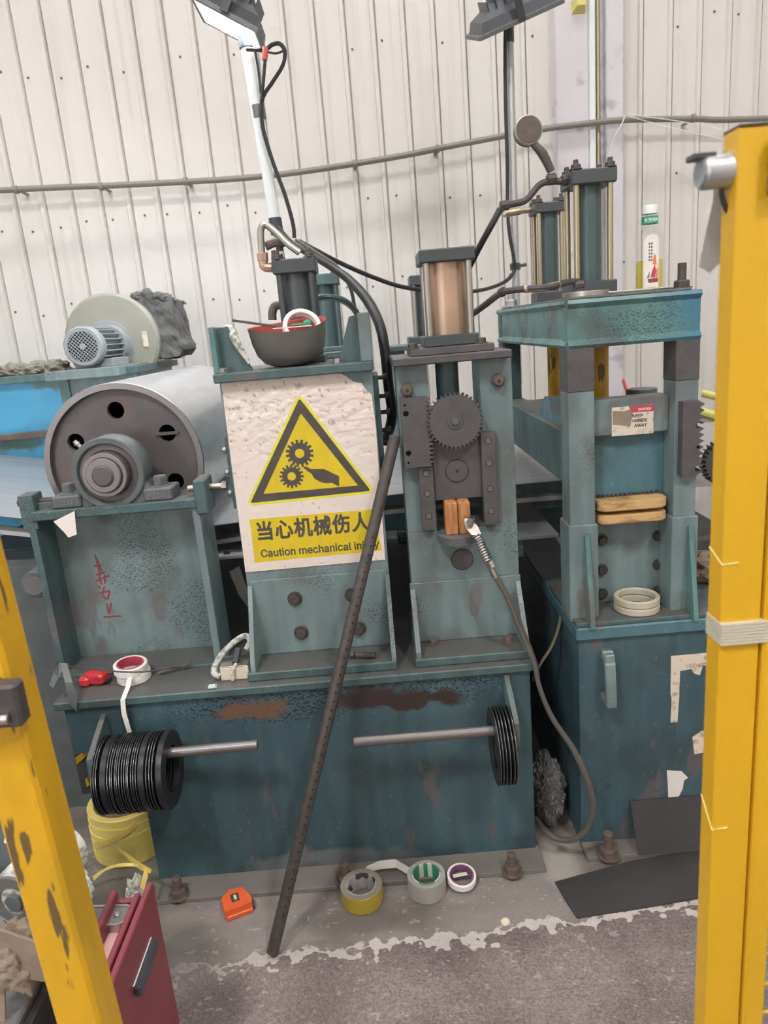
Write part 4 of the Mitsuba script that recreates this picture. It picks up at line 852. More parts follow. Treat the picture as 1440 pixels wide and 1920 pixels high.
P(t, 'gate_channel', bx(.551, .756, 1.838, 1.90, 1.181, 1.276, .003), 'teal_paint')
P(t, 'gate_panel', bx(.551, .756, 1.868, 1.90, .995, 1.181), 'press_blue')
P(t, 'chain_edge', cat(*[bx(.566 + i * .012, .574 + i * .012, 1.858, 1.868, 1.012, 1.018, .001) for i in range(15)]), 'bolt_dark', kind='stuff')
P(t, 'dark_slot', bx(.551, .756, 1.905, 1.92, .925, 1.0), 'black_oxide')
P(t, 'lower_panel', bx(.551, .756, 1.882, 1.91, .700, .930), 'teal_paint')
for px, py in ((1128, 1012), (1128, 1068), (1128, 1113), (1234, 1004), (1234, 1058), (1234, 1107)):
    q = at(px, py, Y=1.882); P(t, 'bolt', hexhead([q[0], 1.882, q[2]], (0, -1, 0), .0125, .012), 'bolt_dark')
# the beam frame on the posts: front beam, side beams with curled edges, cover plate
ch = [(0, 0), (-.006, .008), (.004, .022), (.004, .096), (-.006, .108), (-.002, .117), (.055, .117), (.055, 0)]
P(t, 'front_beam', prism([(1.800 + a, 1.411 + b) for a, b in ch], .487, .815, 'yz'), 'beam_paint')
P(t, 'side_beam', prism([(.486 + a, 1.412 + b) for a, b in ch], 1.812, 2.77, 'xz'), 'beam_paint')
P(t, 'side_beam', prism([(.816 - a, 1.412 + b) for a, b in ch], 1.812, 2.77, 'xz'), 'beam_paint')
P(t, 'rear_beam', bx(.487, .815, 2.71, 2.77, 1.412, 1.528), 'teal_dark')
P(t, 'rear_post', bx(.485, .551, 2.69, 2.77, 1.203, 1.412), 'teal_dark')
P(t, 'rear_post', bx(.756, .814, 2.69, 2.77, 1.203, 1.412), 'teal_dark')
P(t, 'cover_plate', bx(.50, .80, 1.82, 2.76, 1.5285, 1.535), 'cast_grey')
P(t, 'side_rail', bx(.482, .56, 1.88, 2.77, 1.062, 1.203, .003), 'teal_dark', label='dark teal rail running back from the left post')
P(t, 'rail_lug', hull([[.50, 2.02, 1.203], [.56, 2.02, 1.203], [.50, 2.2, 1.203], [.56, 2.2, 1.203], [.51, 2.10, 1.262], [.56, 2.10, 1.262], [.51, 2.16, 1.262], [.56, 2.16, 1.262]]), 'press_blue', smooth=False)
for y in (2.06, 2.56):
    P(t, 'piston_rod', cyl([.645, y, 1.20], [.645, y, 1.5], .026, 20), 'yellow_paint')
P(t, 'rear_crosshead', bx(.49, .81, 2.05, 2.6, 1.16, 1.205), 'teal_dark')
P(t, 'side_rail', bx(.75, .814, 1.88, 2.77, 1.062, 1.203, .003), 'teal_dark')
P(t, 'roller_cap', cat(cyl([.80, 2.15, 1.24], [.80, 2.15, 1.262], .045, 24), cyl([.80, 2.15, 1.19], [.80, 2.15, 1.24], .022, 16)), 'cast_grey')
# rack on the right post and the gear behind it
zt, zb = 1.262, 1.072; rk = [(.764, zb), (.764, zt), (.806, zt)]; z = zt - .002; pp = .0155
while z - pp > zb: rk += [(.806, z), (.819, z - pp * .45), (.806, z - pp * .95)]; z -= pp
rk += [(.806, zb)]
rkp = Polygon(rk).buffer(0)
for px, py, r in ((1310, 797, .0085), (1308, 838, .004), (1308, 879, .0085)):
    q = at(px, py, Y=1.775); rkp = rkp.difference(disc2(q[0], q[2], r, 18))
P(t, 'rack', prism(rkp, 1.772, 1.80, 'xz'), 'dark_steel', label='dark toothed rack block on the right post')
P(t, 'rack_plate', bx(.764, .804, 1.794, 1.800, 1.078, 1.256), 'black_ink')
g = at(1342, 866, Y=2.02)
k = P(t, 'gear', prism(gearpoly((g[0] + .02, g[2]), 30, .0042), 2.0, 2.03, 'xz'), 'dark_steel', label='dark spur gear beyond the right post')
q = at(1385, 950, Y=2.1)
O('idler_roller', cyl([q[0] + .03, 2.035, q[2]], [q[0] + .03, 2.11, q[2]], .105, 48, .004), 'shaft', 'grey steel roller end half hidden between the press and the right yellow post', 'roller')
t = T('wooden_pad', 'upper worn wooden pad with rounded ends in the mouth of the press', 'pad')
P('press', 'pad_holder', bx(.60, .71, 1.866, 1.91, .955, 1.006), 'black_oxide')
pad = sbox(.592, 1.843, .718, 1.835).buffer(.031)
P(t, 'board', cat(prism(pad, .988, 1.008, 'xy'), prism(pad.buffer(-.003), .985, 1.011, 'xy')), 'brass_pad')
t = T('wooden_pad', 'lower worn wooden pad with rounded ends in the mouth of the press', 'pad')
P(t, 'board', cat(prism(pad, .953, .971, 'xy'), prism(pad.buffer(-.003), .950, .974, 'xy')), 'brass_pad')
# the small warning sticker
q0, q1 = at(1147, 766, Y=1.837), at(1225, 812, Y=1.837)
t = T('hand_warning_sticker', 'peeling sticker reading keep hands away on the press gate', 'sticker')
x0, x1, z0, z1 = q0[0], q1[0], q1[2], q0[2] + .002
P(t, 'sheet', bx(x0, x1, 1.8368, 1.838, z0, z1, .0002), 'old_paper')
P(t, 'red_band', prism([(x0 + .044, z1), (x1, z1), (x1, z1 - .017), (x0 + .050, z1 - .017)], 1.8362, 1.8368, 'xz'), 'sticker_red', smooth=False)
P(t, 'brown_patch', prism([(x0 + .002, z1 - .008), (x0 + .03, z1 - .012), (x0 + .05, z1 - .008), (x0 + .055, z1 - .018), (x0 + .048, z0 + .022), (x0 + .02, z0 + .028), (x0 + .002, z0 + .03)], 1.8362, 1.8368, 'xz'), 'brown_paper', smooth=False)
for s_, dz, dx in (('KEEP', .030, .053), ('HANDS', .0425, .053), ('AWAY', .055, .058)):
    tm = meshkit.text_mesh(s_, .0082, .0005, True)
    P(t, 'lettering', move(tm, np.array([[.98, 0, 0], [0, 0, -1], [0, 1, 0]]), [x0 + dx, 1.8366, z1 - dz]), 'black_ink', smooth=False)
tm = meshkit.text_mesh('DANGER', .0062, .0005, True)
P(t, 'lettering', move(tm, np.array([[.95, 0, 0], [0, 0, -1], [0, 1, 0]]), [x0 + .068, 1.8361, z1 - .013]), 'white_paper', smooth=False)
# cylinders on the press
a, b_ = at(1072, 322, Y=1.95), at(1158, 312, Y=1.95)
w_ = (b_[0] - a[0]) / 2
cylinder(a[0], b_[0], 1.95 + w_, 1.535, at(1115, 314, Y=1.95)[2], .040, .036, 'tall dark pneumatic cylinder nearest on top of the press', 'cylinder_teal', 'cylinder_grey', 'brass_rod', .033, rodr=.0078, inset=.0145)
a, b_ = at(1003, 384, Y=2.55), at(1062, 374, Y=2.55)
cylinder(a[0], b_[0], 2.6, 1.535, at(1030, 378, Y=2.55)[2], .040, .032, 'dark pneumatic cylinder standing farther back on the press, left of the tall one', 'cylinder_teal', 'cylinder_grey', 'brass_rod', .033, rodr=.0078, inset=.0145)
t = T('loose_flange', 'pale round steel flange lying at the front left of the press top', 'flange')
P(t, 'disc', cyl([.556, 1.885, 1.535], [.556, 1.885, 1.5475], .057, 40), 'zinc')
O('flat_bar', move(bx(-.115, .115, -.010, .010, 0, .007, .002), rot([0, 0, 1], 9), [.70, 1.90, 1.536]), 'zinc', 'flat pale steel bar lying on the press top before the bottle', 'bar')
q = at(1278, 545, Y=1.86); q[2] = 1.535
t = T('threaded_stud', 'dark threaded stud with a nut at the right end of the press top', 'bolt')
P(t, 'stud', cyl([q[0], 1.86, 1.527], [q[0], 1.86, 1.596], .0105, 16), 'bolt_dark'); P(t, 'nut', hexhead([q[0], 1.86, 1.535], (0, 0, 1), .019, .018), 'bolt_dark')
q = at(948, 570, Y=2.6); t = T('threaded_stud', 'short stud with a nut at the rear left of the press top', 'bolt')
P(t, 'stud', cyl([.505, 2.6, 1.53], [.505, 2.6, 1.585], .012, 14), 'galvanised'); P(t, 'nut', hexhead([.505, 2.6, 1.535], (0, 0, 1), .022, .022), 'galvanised')
# tea bottle
bo = at(1217, 541, Y=1.96); bo[2] = 1.5352
t = T('drink_bottle', 'half empty clear plastic tea bottle with a white cap on the press top', 'bottle')
s = 1.0
prof = [(0, 0), (.030, 0), (.034, .005), (.0345, .03), (.0335, .06), (.0335, .105), (.0345, .125), (.0335, .140), (.028, .152), (.0215, .160), (.0195, .166), (.0195, .185), (.0165, .190), (.0165, .205)]
P(t, 'body', lathe(prof, bo, (0, 0, 1), 40), 'clear_plastic')
P(t, 'tea', lathe([(0, .002), (.029, .002), (.0325, .006), (.033, .03), (.032, .06), (.032, .078), (0, .078)], bo, (0, 0, 1), 36), 'tea')
P(t, 'cap', lathe([(.0185, 0), (.0190, .002), (.0190, .018), (.0175, .021), (0, .021)], bo + [0, 0, .192], (0, 0, 1), 30), 'white_enamel')
P(t, 'neck_band', lathe([(.0208, .168), (.0208, .186)], bo, (0, 0, 1), 32), 'bottle_green', label='green neck band')
lab0 = -PI / 2 - .95
def wrap(poly, r, ang0):
    m = prism(poly, 0, .0004, 'xy').subdivide_to_size(.006); v = m.vertices.copy(); a = ang0 + v[:, 0] / r; rr = r + v[:, 2]
    return trimesh.Trimesh(np.c_[bo[0] + rr * np.cos(a), bo[1] + rr * np.sin(a), bo[2] + v[:, 1]], m.faces, process=False)
face_a = math.atan2(-bo[1], -bo[0])
lp = Polygon([(-.019, .010), (.020, .010), (.020, .128), (.014, .138), (.002, .141), (-.010, .136), (-.019, .124)])
P(t, 'label', wrap(lp, .0352, face_a + .12), 'white_paper', label='white wrap-around label', smooth=False)
for nm, pl, mt in (('print_sail', [(-.001, .035), (.010, .033), (.013, .050), (.009, .066), (.003, .052)], 'bottle_red'), ('print_sail', [(.004, .067), (.009, .066), (.014, .064), (.012, .084), (.009, .092), (.005, .082)], 'bottle_orange'), ('print_sail', [(.0125, .034), (.018, .034), (.018, .060), (.0135, .052)], 'bottle_orange'), ('print_sail', [(-.011, .034), (-.003, .034), (-.003, .050)], 'bottle_green'), ('print_hull', [(-.006, .022), (.018, .022), (.018, .032), (-.008, .032)], 'old_red')):
    P(t, nm, wrap(Polygon(pl), .0358, face_a + .12), mt, smooth=False)
P(t, 'print_text', cat(*[wrap(sbox(x, .075 + .008 * i, x + .0035, .080 + .008 * i), .0358, face_a + .12) for i in range(6) for x in (-.006, -.0005)]), 'cast_grey', smooth=False, kind='stuff')
for i, chr_ in enumerate('东方树叶'):
    g = affinity.translate(affinity.scale(glyph(chr_, .0105), 1, 1, origin=(0, 0)), -.0115 + .0105 * i, .1725); P(t, 'neck_lettering', wrap(g, .0210, face_a - .18), 'white_paper', smooth=False)
# cream rings on the press foot
for i, lb in enumerate(('lower cream coloured plastic ring on the press foot', 'upper cream coloured plastic ring stacked on the lower one on the press foot')):
    O('plastic_ring', ring([.668, 1.818, .7005 + i * .021], (0, 0, 1), .060, .049, .020, 44, .003), 'cream_ring', lb, 'ring')
# gauge and its pipes
g = at(992, 243, Y=1.98)
t = T('pressure_gauge', 'round pressure gauge seen from behind on a bent pipe above the press', 'gauge')
ga = np.array([.05, -1, .05])
P(t, 'case', lathe([(0, 0), (.030, 0), (.0335, .003), (.0335, .028), (.030, .030), (0, .030)], g, -ga, 36), 'rusty_bolt')
P(t, 'rim', ring(g, -ga, .0355, .031, .012, 36, .002), 'zinc')
P(t, 'stem', tube([g + [.012, .012, -.03], at(1018, 290, Y=1.99), at(1034, 322, Y=1.99)], [.009, .012, .010], 10), 'bolt_dark')
t = T('air_pipe', 'dark bent pipe from the gauge down behind the coppery cylinder', 'pipe')
pp_ = [at(1074, 338, Y=1.99), at(1050, 340, Y=1.99), at(1030, 340, Y=1.99), at(1010, 348, Y=1.99), at(985, 376, Y=1.99), at(950, 385, Y=1.99), at(938, 394, Y=1.99)]
P(t, 'pipe', tube(pp_, .0085, 10, per=4), 'bolt_dark')
for px, py, r in ((1062, 338, .014), (1034, 337, .014), (946, 386, .0125)):
    q = at(px, py, Y=1.99); P(t, 'fitting', cyl(q - [.012, 0, 0], q + [.012, 0, 0.002], r, 8, .002), 'bolt_dark')
P(t, 'hose', tube([at(938, 392, Y=1.99), at(920, 425, Y=1.99), at(898, 465, Y=2.02), at(880, 500, Y=2.05), at(858, 540, Y=2.1)], .0085, 10), 'black_rubber')
t = T('air_pipe', 'pipe with a rusty orange sleeve at the foot of the tall press cylinder', 'pipe')
P(t, 'pipe', tube([at(1085, 527, Y=1.965), at(1060, 530, Y=1.93), at(1030, 538, Y=1.90), at(980, 542, Y=1.90), at(948, 546, Y=1.92)], .0085, 10), 'bolt_dark')
P(t, 'sleeve', tube([at(1048, 534, Y=1.915), at(1020, 540, Y=1.90), at(982, 542, Y=1.90)], .0098, 10), 'copper_barrel', label='rusty orange sleeve')
P(t, 'hose', tube([at(950, 545, Y=1.92), at(935, 552, Y=1.94), at(905, 575, Y=2.0), at(870, 600, Y=2.05)], .0085, 10), 'grey_hose')
q = at(1090, 533, Y=1.955); P(t, 'fitting', cyl(q - [.02, 0, 0], q + [.006, 0, 0], .012, 8), 'bolt_dark'); P(t, 'fitting', cyl(at(946, 545, Y=1.92), at(938, 550, Y=1.93), .012, 8), 'bolt_dark')
t = T('air_fitting', 'small brass fitting on the rear press cylinder head', 'fitting')
q = at(1003, 393, Y=2.62); P(t, 'fitting', cat(cyl(q, q - [.05, 0, 0], .010, 8), cyl(q - [.05, 0, 0], q - [.095, 0, .004], .013, 10), cyl(q - [.085, 0, -.004], q - [.11, 0, .012], .008, 8)), 'brass_rod')
t = T('air_pipe', 'pale bent pipe with elbows at the left of the dark grey cylinder', 'pipe')
hy = 2.10
P(t, 'pipe', tube([at(492, 486, Y=hy), at(490, 460, Y=hy), at(489, 435, Y=hy), at(492, 424, Y=hy), at(500, 422, Y=hy), at(520, 438, Y=hy), at(540, 458, Y=hy), at(562, 474, Y=hy)], .0095, 10, per=5), 'zinc')
P(t, 'elbow', cat(cyl(at(492, 474, Y=hy), at(493, 490, Y=hy), .0155, 8), tube([at(493, 488, Y=hy), at(496, 500, Y=hy), at(510, 502, Y=hy)], .013, 10)), 'copper_barrel')
P(t, 'elbow', tube([at(498, 462, Y=hy + .02), at(515, 455, Y=hy + .02), at(530, 455, Y=hy + .02), at(535, 448, Y=hy + .02)], .012, 10), 'rusty_bolt')
P(t, 'fitting', cat(cyl(at(516, 488, Y=hy), at(516, 470, Y=hy), .012, 6), cyl(at(525, 470, Y=hy + .03), at(524, 455, Y=hy + .03), .011, 6)), 'rusty_bolt')
P(t, 'elbow', tube([at(530, 572, Y=2.12), at(516, 574, Y=2.12), at(511, 585, Y=2.12), at(511, 600, Y=2.12)], .012, 10), 'rusty_bolt')
O('thick_hose', tube([at(520, 425, Y=2.42), at(545, 455, Y=2.40), at(580, 476, Y=2.38), at(620, 500, Y=2.35), at(655, 525, Y=2.3), at(690, 565, Y=2.22), at(712, 610, Y=2.15), at(722, 660, Y=2.12), at(728, 720, Y=2.10), at(735, 780, Y=2.10), at(722, 830, Y=2.15)], [.008, .010, .011, .0135, .015, .0155, .0155, .0155, .015], 12), 'black_rubber', 'thick black hose arching from the pole down between the two front stands', 'hose')
O('thin_hose', tube([at(555, 450, Y=2.5), at(600, 478, Y=2.45), at(632, 500, Y=2.42), at(655, 535, Y=2.4), at(664, 570, Y=2.45), at(668, 595, Y=2.55)], .006, 8), 'grey_hose', 'thin grey hose dropping from the hose bundle behind the right ear plate', 'hose')
O('green_hose', tube([at(590, 560, Y=2.22), at(615, 557, Y=2.22), at(640, 562, Y=2.24), at(660, 575, Y=2.28), at(672, 592, Y=2.35)], .010, 10), 'green_hose', 'grey-green hose bending right from the dark grey cylinder', 'hose')

# ================================================================ far right behind the press
t = T('yellow_rail', 'yellow rail with a pale guard seen beyond the press near the right yellow post', 'rail')
P(t, 'rail', cyl(at(1316, 737, Y=3.4), at(1420, 762, Y=3.3), .018, 12), 'pale_yellow')
P(t, 'lower_rail', cyl(at(1312, 772, Y=3.4), at(1420, 800, Y=3.3), .022, 12), 'pale_yellow')
a = at(1312, 790, Y=3.38); P(t, 'guard', bx(a[0], a[0] + .5, 3.4, 3.44, .62, a[2] + .03), 'sheet_steel')
P(t, 'post', bx(a[0] + .45, a[0] + .5, 3.3, 3.36, 0, 1.15), 'pale_yellow')
O('red_stick', cyl(at(1168, 712, Y=2.95), at(1178, 742, Y=2.9), .006, 8), 'red_plastic', 'thin red stick behind the press gate', 'stick')
q = at(1325, 1105, Y=1.98); O('rope_bundle', blob([q[0] + .02, 2.0, .735], [.07, .05, .05], .5, 10, 5, 3, .8), 'brown_paper', 'brownish bundle of rags right of the press posts', 'rag')
# ================================================================ things on the machine base
t = T('tape_roll', 'white tape roll with a red core and a hanging tail on the base', 'tape roll')
q = np.array([-.742, 1.842, .604])
P(t, 'roll', ring(q + [0, 0, .028], (.06, -.06, 1), .046, .036, .024, 40, .002), 'white_tape'); P(t, 'core', ring(q + [0, 0, .0275], (.06, -.06, 1), .036, .0325, .0255, 32, .0006), 'sticker_red', label='red printed core')
P(t, 'tail', quad_strip(*[[q + np.array(p) + [dx, 0, 0] for p in ((.005, -.047, .030), (.004, -.072, .012), (.000, -.1075, -.004), (-.002, -.112, -.04), (.002, -.111, -.09), (.006, -.110, -.13))] for dx in (0, .013)]), 'white_tape')
O('tape_roll', ring(q + [.004, .004, 0], (0, 0, 1), .046, .034, .026, 40, .002), 'white_tape', 'white tape roll under the red-cored one on the base', 'tape roll')
t = T('red_tape_measure', 'red tape measure lying on the base left of the white tape rolls', 'tape measure')
q = np.array([-.842, 1.842, .604]); R_ = rot([0, 0, 1], -12)
P(t, 'body', move(cat(bx(-.032, .030, -.022, .022, 0, .034, .008), bx(-.038, -.006, -.034, .016, .0, .030, .008)), R_, q), 'red_plastic')
P(t, 'hook', move(bx(.028, .04, -.012, .012, .004, .010, .001), R_, q), 'black_oxide')
wire = [at(102, 1243, Y=1.88), at(150, 1252, Y=1.80), at(205, 1258, Y=1.77), at(262, 1260, Y=1.76), at(310, 1254, Y=1.78), at(340, 1250, Y=1.82)]
O('wire', tube(wire, .0022, 6), 'bolt_dark', 'thin wire bowed across the front of the bearing stand foot', 'wire')
O('steel_rod', cyl(at(296, 1262, Z=.612), at(356, 1244, Z=.622), .0042, 10), 'rusty_bolt', 'short rusty rod on the base right of the white tape rolls', 'rod')
O('grey_tape_strips', cat(quad_strip([at(110, 1243, Y=1.82), at(100, 1262, Y=1.76), at(92, 1284, Y=1.735)], [at(122, 1246, Y=1.82), at(110, 1270, Y=1.76), at(100, 1290, Y=1.735)]), quad_strip([at(112, 1243, Y=1.815), at(122, 1280, Y=1.74), at(130, 1320, Y=1.73), at(143, 1334, Y=1.728)], [at(126, 1243, Y=1.815), at(136, 1280, Y=1.74), at(144, 1310, Y=1.73), at(144, 1334, Y=1.728)])), 'cast_grey', 'grey adhesive tape strips hanging over the left end of the base', 'tape')
t = T('terminal_box', 'rusty pale electric box on the base left of the bolted stand', 'box')
q = np.array([-.440, 1.80, .6035])
P(t, 'body', bx(q[0] - .042, q[0] + .036, q[1] - .012, q[1] + .06, q[2], q[2] + .038, .002), 'old_paper')
P(t, 'lid', bx(q[0] - .042, q[0] + .036, q[1] - .012, q[1] + .06, q[2] + .038, q[2] + .041, .001), 'zinc')
P(t, 'plug', cyl(q + [-.002, .01, .041], q + [.008, .03, .075], .010, 12), 'lamp_black')
O('white_cord', cat(tube([q + np.array(p) for p in ((-.045, -.01, .012), (-.062, .0, .025), (-.045, .03, .055), (-.01, .06, .08), (.022, .07, .092), (.036, .06, .08), (.026, .04, .062))], .0085, 8), tube([q + np.array(p) for p in ((.004, -.005, .046), (-.006, -.020, .03), (-.008, -.022, .004))], .0045, 6), quad_strip([q + [-.072, -.03, .002], q + [-.05, -.035, .006]], [q + [-.07, -.055, .002], q + [-.045, -.055, .002]])), 'white_rope', 'coil of white cord looped over the rusty electric box', 'cord')

# ================================================================ floor: leaning pipe, tapes, mats
pb_, pt_ = at(511, 1786, Z=.012), at(741, 818, Y=1.858)
t = T('perforated_pipe', 'long dark perforated steel pipe leaning against the gear tower', 'pipe')
Rr = .0152; n_ = pt_ - pb_; L = np.linalg.norm(n_); u, v, a_ = frame(n_)
m = m3.Manifold.cylinder(L, Rr, Rr, 24) - m3.Manifold.cylinder(L + .02, Rr - .0025, Rr - .0025, 20).translate([0, 0, -.01])
cuts = []
for i in range(44):
    z = .09 + i * .0225 * 1.0
    if z > L - .12: break
    for o_ in (0, 90): cuts.append(m3.Manifold.cylinder(.05, .0027, .0027, 8, True).rotate([90, 0, o_]).translate([0, 0, z + (.011 if o_ else 0)]))
m = m - m3.Manifold.batch_boolean(cuts, m3.OpType.Add)
mm = m.to_mesh(); pm = trimesh.Trimesh(mm.vert_properties[:, :3], mm.tri_verts)
Rm = np.c_[u, v, a_]; spin = rot([0, 0, 1], 18)
P(t, 'tube', move(pm, Rm @ spin, pb_), 'bolt_dark', smooth=25)
P(t, 'dark_inside', cyl(pb_ + a_ * .004, pt_ - a_ * .004, Rr - .003, 12), 'black_ink')

def tape(c, ro, ri, h, m_roll, m_core, label, tiltv=(0, 0, 1), m_side=None, core=.003, inner=True):
    t = T('tape_roll', label, 'tape roll'); c = np.asarray(c, float)
    P(t, 'roll', ring(c, tiltv, ro, ri + core, h, 44, .0015), m_roll)
    P(t, 'core', ring(c - np.asarray(frame(tiltv)[2]) * .0004, tiltv, ri + core, ri, h + .0012, 36, .0005), m_core, label='printed card core')
    return t
c1 = at(680, 1692, Z=.0); t = tape([c1[0], c1[1] + .012, .0005], .057, .038, .048, 'yellow_tape', 'card_grey', 'yellow and clear packing tape roll standing nearest on the floor')
P(t, 'top_face', ring([c1[0], c1[1] + .012, .0485], (0, 0, 1), .0565, .0412, .0008, 44, .0002), 'tape_side')
c2 = np.array([.032, 1.640, .0005])
tape(c2, .052, .036, .055, 'clear_tape', 'green_core', 'clear packing tape roll with a green printed core on the floor')
c3 = np.array([.128, 1.652, .0145]); 
t = tape(c3, .040, .030, .020, 'white_tape', 'purple_core', 'small white tape roll with a purple core beside the clear tape roll', (0.05, -.15, 1))
P(t, 'paper_tab', move(bx(-.020, .020, -.006, .006, -.001, .001, .0003), rot([0, 0, 1], 10), c3 + [-.003, .004, .013]), 'old_paper')
O('tape_strip', quad_strip([[-.155, 1.690, .022], [-.13, 1.693, .050], [-.095, 1.70, .058], [-.05, 1.705, .055], [-.012, 1.67, .053]], [[-.175, 1.690, .016], [-.135, 1.690, .030], [-.095, 1.697, .032], [-.05, 1.70, .030], [-.012, 1.665, .030]]), 'white_tape', 'white tape strip stretched between the anchor bolt and the clear tape roll', 'tape')
t = T('tape_measure', 'orange tape measure lying on the floor left of the leaning pipe', 'tape measure')
q = at(446, 1702, Z=0); R_ = rot([0, 0, 1], 22)
P(t, 'case', move(prism(Polygon([(-.034, -.03), (.032, -.03), (.034, -.012), (.020, .03), (-.012, .036), (-.034, .016)]).buffer(.004), .0005, .032, 'xy'), R_, q), 'orange_plastic')
P(t, 'window', move(bx(-.014, .008, -.012, .018, .0318, .0335, .001), R_, q), 'lamp_black'); P(t, 'badge', move(bx(-.006, .001, -.006, .012, .0334, .0342, .0005), R_, q), 'pale_yellow')
P(t, 'lip', move(bx(-.036, .036, -.037, -.030, .0, .014, .002), R_, q), 'orange_plastic'); P(t, 'hook', move(bx(.034, .042, -.03, -.012, .002, .02, .001), R_, q), 'bolt_dark')
# mats
def matpatch(pts, Z, th, label):
    pl = [at(px, py, Z=Z)[:2] for px, py in pts]
    m = prism(Polygon(pl), 0, th, 'xy').subdivide_to_size(.05); v = m.vertices.copy()
    v[:, 2] += .0025 * (meshkit.fbm(v * 9, 2, 3) - .2); v[:, 2] = np.maximum(v[:, 2], .0005)
    return O('rubber_mat', trimesh.Trimesh(v, m.faces, process=False), 'rubber_mat', label, 'mat')
matpatch([(1041, 1656), (1180, 1618), (1335, 1590), (1345, 1680), (1200, 1705), (1082, 1723), (1060, 1690)], 0, .005, 'dark rubber mat lying on the floor in front of the press cabinet')
x0 = at(1186, 1508, Y=1.735)
O('rubber_mat', prism([(1.688, .016), (1.692, .016), (1.756, .142), (1.752, .142)], x0[0], x0[0] + .26, 'yz'), 'rubber_mat', 'dark rubber mat leaning upright against the press cabinet', 'mat')
for i, (px, py, s) in enumerate(((948, 1730, .012), (490, 1757, .008), (480, 1745, .006), (545, 1750, .005), (985, 1722, .006), (1070, 1715, .006), (800, 1720, .004))):
    q = at(px, py, Z=0); 
    if i != 0: continue
    O('gravel_chip', blob([q[0], q[1], .003], [s, s, s * .6], .4, 8, i, 2, .6), 'old_paper', 'pale chip of plaster on the floor below the tape rolls', 'chip')
q = at(1030, 1520, Y=1.95)
bag = trimesh.creation.icosphere(subdivisions=5); v = bag.vertices; d = meshkit.fbm(v * 3.2, 4, 9) - .5; rid = np.abs(meshkit.fbm(v * 5, 3, 2) - .5)
v = v * np.array([.046, .08, .105]) * (1 + .7 * d + .5 * rid)[:, None]
O('plastic_bag', trimesh.Trimesh(v + [.425, 1.89, .11], bag.faces, process=False), 'lamp_grey', 'crumpled dark plastic bag in the gap between the two machine bases', 'bag', smooth=20)

# ================================================================ left corner: yellow strap roll, toolbox, bin
t = T('strap_roll', 'large yellow strapping roll standing on the floor left of the machine base', 'roll')
c = np.array([-.872, 1.945, .0])
P(t, 'roll', ring(c, (0, 0, 1),   .115, .094, .160, 60, .003), 'yellow_strap')
for i, dz in enumerate((.02, .05)): P(t, 'layer', ring(c + [0.0, 0, .002], (0, 0, 1), .1165 + .002 * i,    .1145, .150 - dz, 60, .0005), 'yellow_strap')
P(t, 'core', ring(c + [0, 0, -.0], (0, 0, 1),   .0915, .086, .2335, 48, .001), 'brown_paper', label='dark cardboard core')
def strap(c_, r, a0, a1, z0, z1, h, k=28):
    th = np.linspace(a0, a1, k); zz = np.linspace(z0, z1, k); rr = np.broadcast_to(r, k) if np.ndim(r) == 0 else np.linspace(*r, k)
    lo = np.c_[c_[0] + rr * np.cos(th), c_[1] + rr * np.sin(th), zz]; return quad_strip(lo, lo + [0, 0, h])
P(t, 'loose_strap', strap(c, (.119, .127), -1.05, -2.3, .125, .06, .016), 'yellow_strap')
P(t, 'loose_strap', quad_strip(curve([at(210, 1588, Y=1.775), at(232, 1604, Y=1.74), at(258, 1628, Y=1.70), at(282, 1638, Y=1.66)], 6), curve([at(203, 1576, Y=1.775), at(222, 1588, Y=1.74), at(255, 1612, Y=1.70), at(284, 1630, Y=1.66)], 6)), 'yellow_strap')
P(t, 'loose_strap', quad_strip(curve([at(175, 1652, Y=1.66), at(200, 1632, Y=1.68), at(235, 1624, Y=1.70), at(276, 1633, Y=1.68), at(270, 1668, Y=1.62)], 6), curve([at(173, 1643, Y=1.67), at(200, 1626, Y=1.69), at(235, 1618, Y=1.71), at(268, 1626, Y=1.68), at(262, 1664, Y=1.62)], 6)), 'yellow_strap')
O('plaster_lump', cat(blob([-.772, 1.675, .035], [.030, .03, .06], .5, 9, 4, 3, 1)), 'white_rope', 'pale crumpled plastic lump at the left corner of the base flange', 'lump')
t = T('red_toolbox', 'tall open dark red toolbox with a pink inside in the lower left corner', 'toolbox')
bx0, bx1, by0, by1, bz = -.605, -.520, .95, 1.205, .462
lean = lambda m: m
P(t, 'right_wall', bx(bx1 - .012, bx1, by0, by1, 0, bz + .012, .002), 'toolbox_red')
P(t, 'inner_wall', bx(bx1 - .040, bx1 - .028, by0, by1, .0, bz - .01, .002), 'toolbox_red')
P(t, 'left_wall', bx(bx0, bx0 + .012, by0, by1, 0, bz, .002), 'toolbox_red')
P(t, 'front_wall', bx(bx0, bx1, by0, by0 + .012, 0, bz - .012, .002), 'toolbox_red')
P(t, 'back_wall', bx(bx0, bx1, by1 - .012, by1, 0, bz - .02, .002), 'toolbox_red')
P(t, 'inner_tray', bx(bx0 + .012, bx1 - .040, by0 + .012, by1 - .012, bz - .06, bz - .035, .002), 'toolbox_pink', label='dusty pink inner tray')
q = at(268, 1812, X=bx1); P(t, 'side_handle', bx(bx1, bx1 + .014, q[1] - .055, q[1] + .055, q[2] - .012, q[2] + .012, .004), 'lamp_black', label='dark side handle')
P(t, 'handle_edge', bx(bx1 + .0005, bx1 + .003, q[1] - .054, q[1] + .054, q[2] + .012, q[2] + .0132, .0004), 'white_enamel')
t = T('clasp_bar', 'dark grey flat handle with a silver rim lying on the open red toolbox', 'handle')
q = at(247, 1697, Z=bz - .002) - np.array([.086, 0, 0]); R_ = rot([0, 0, 1], -3)
st_ = sbox(-.022, -.001, .060, .001).buffer(.020)
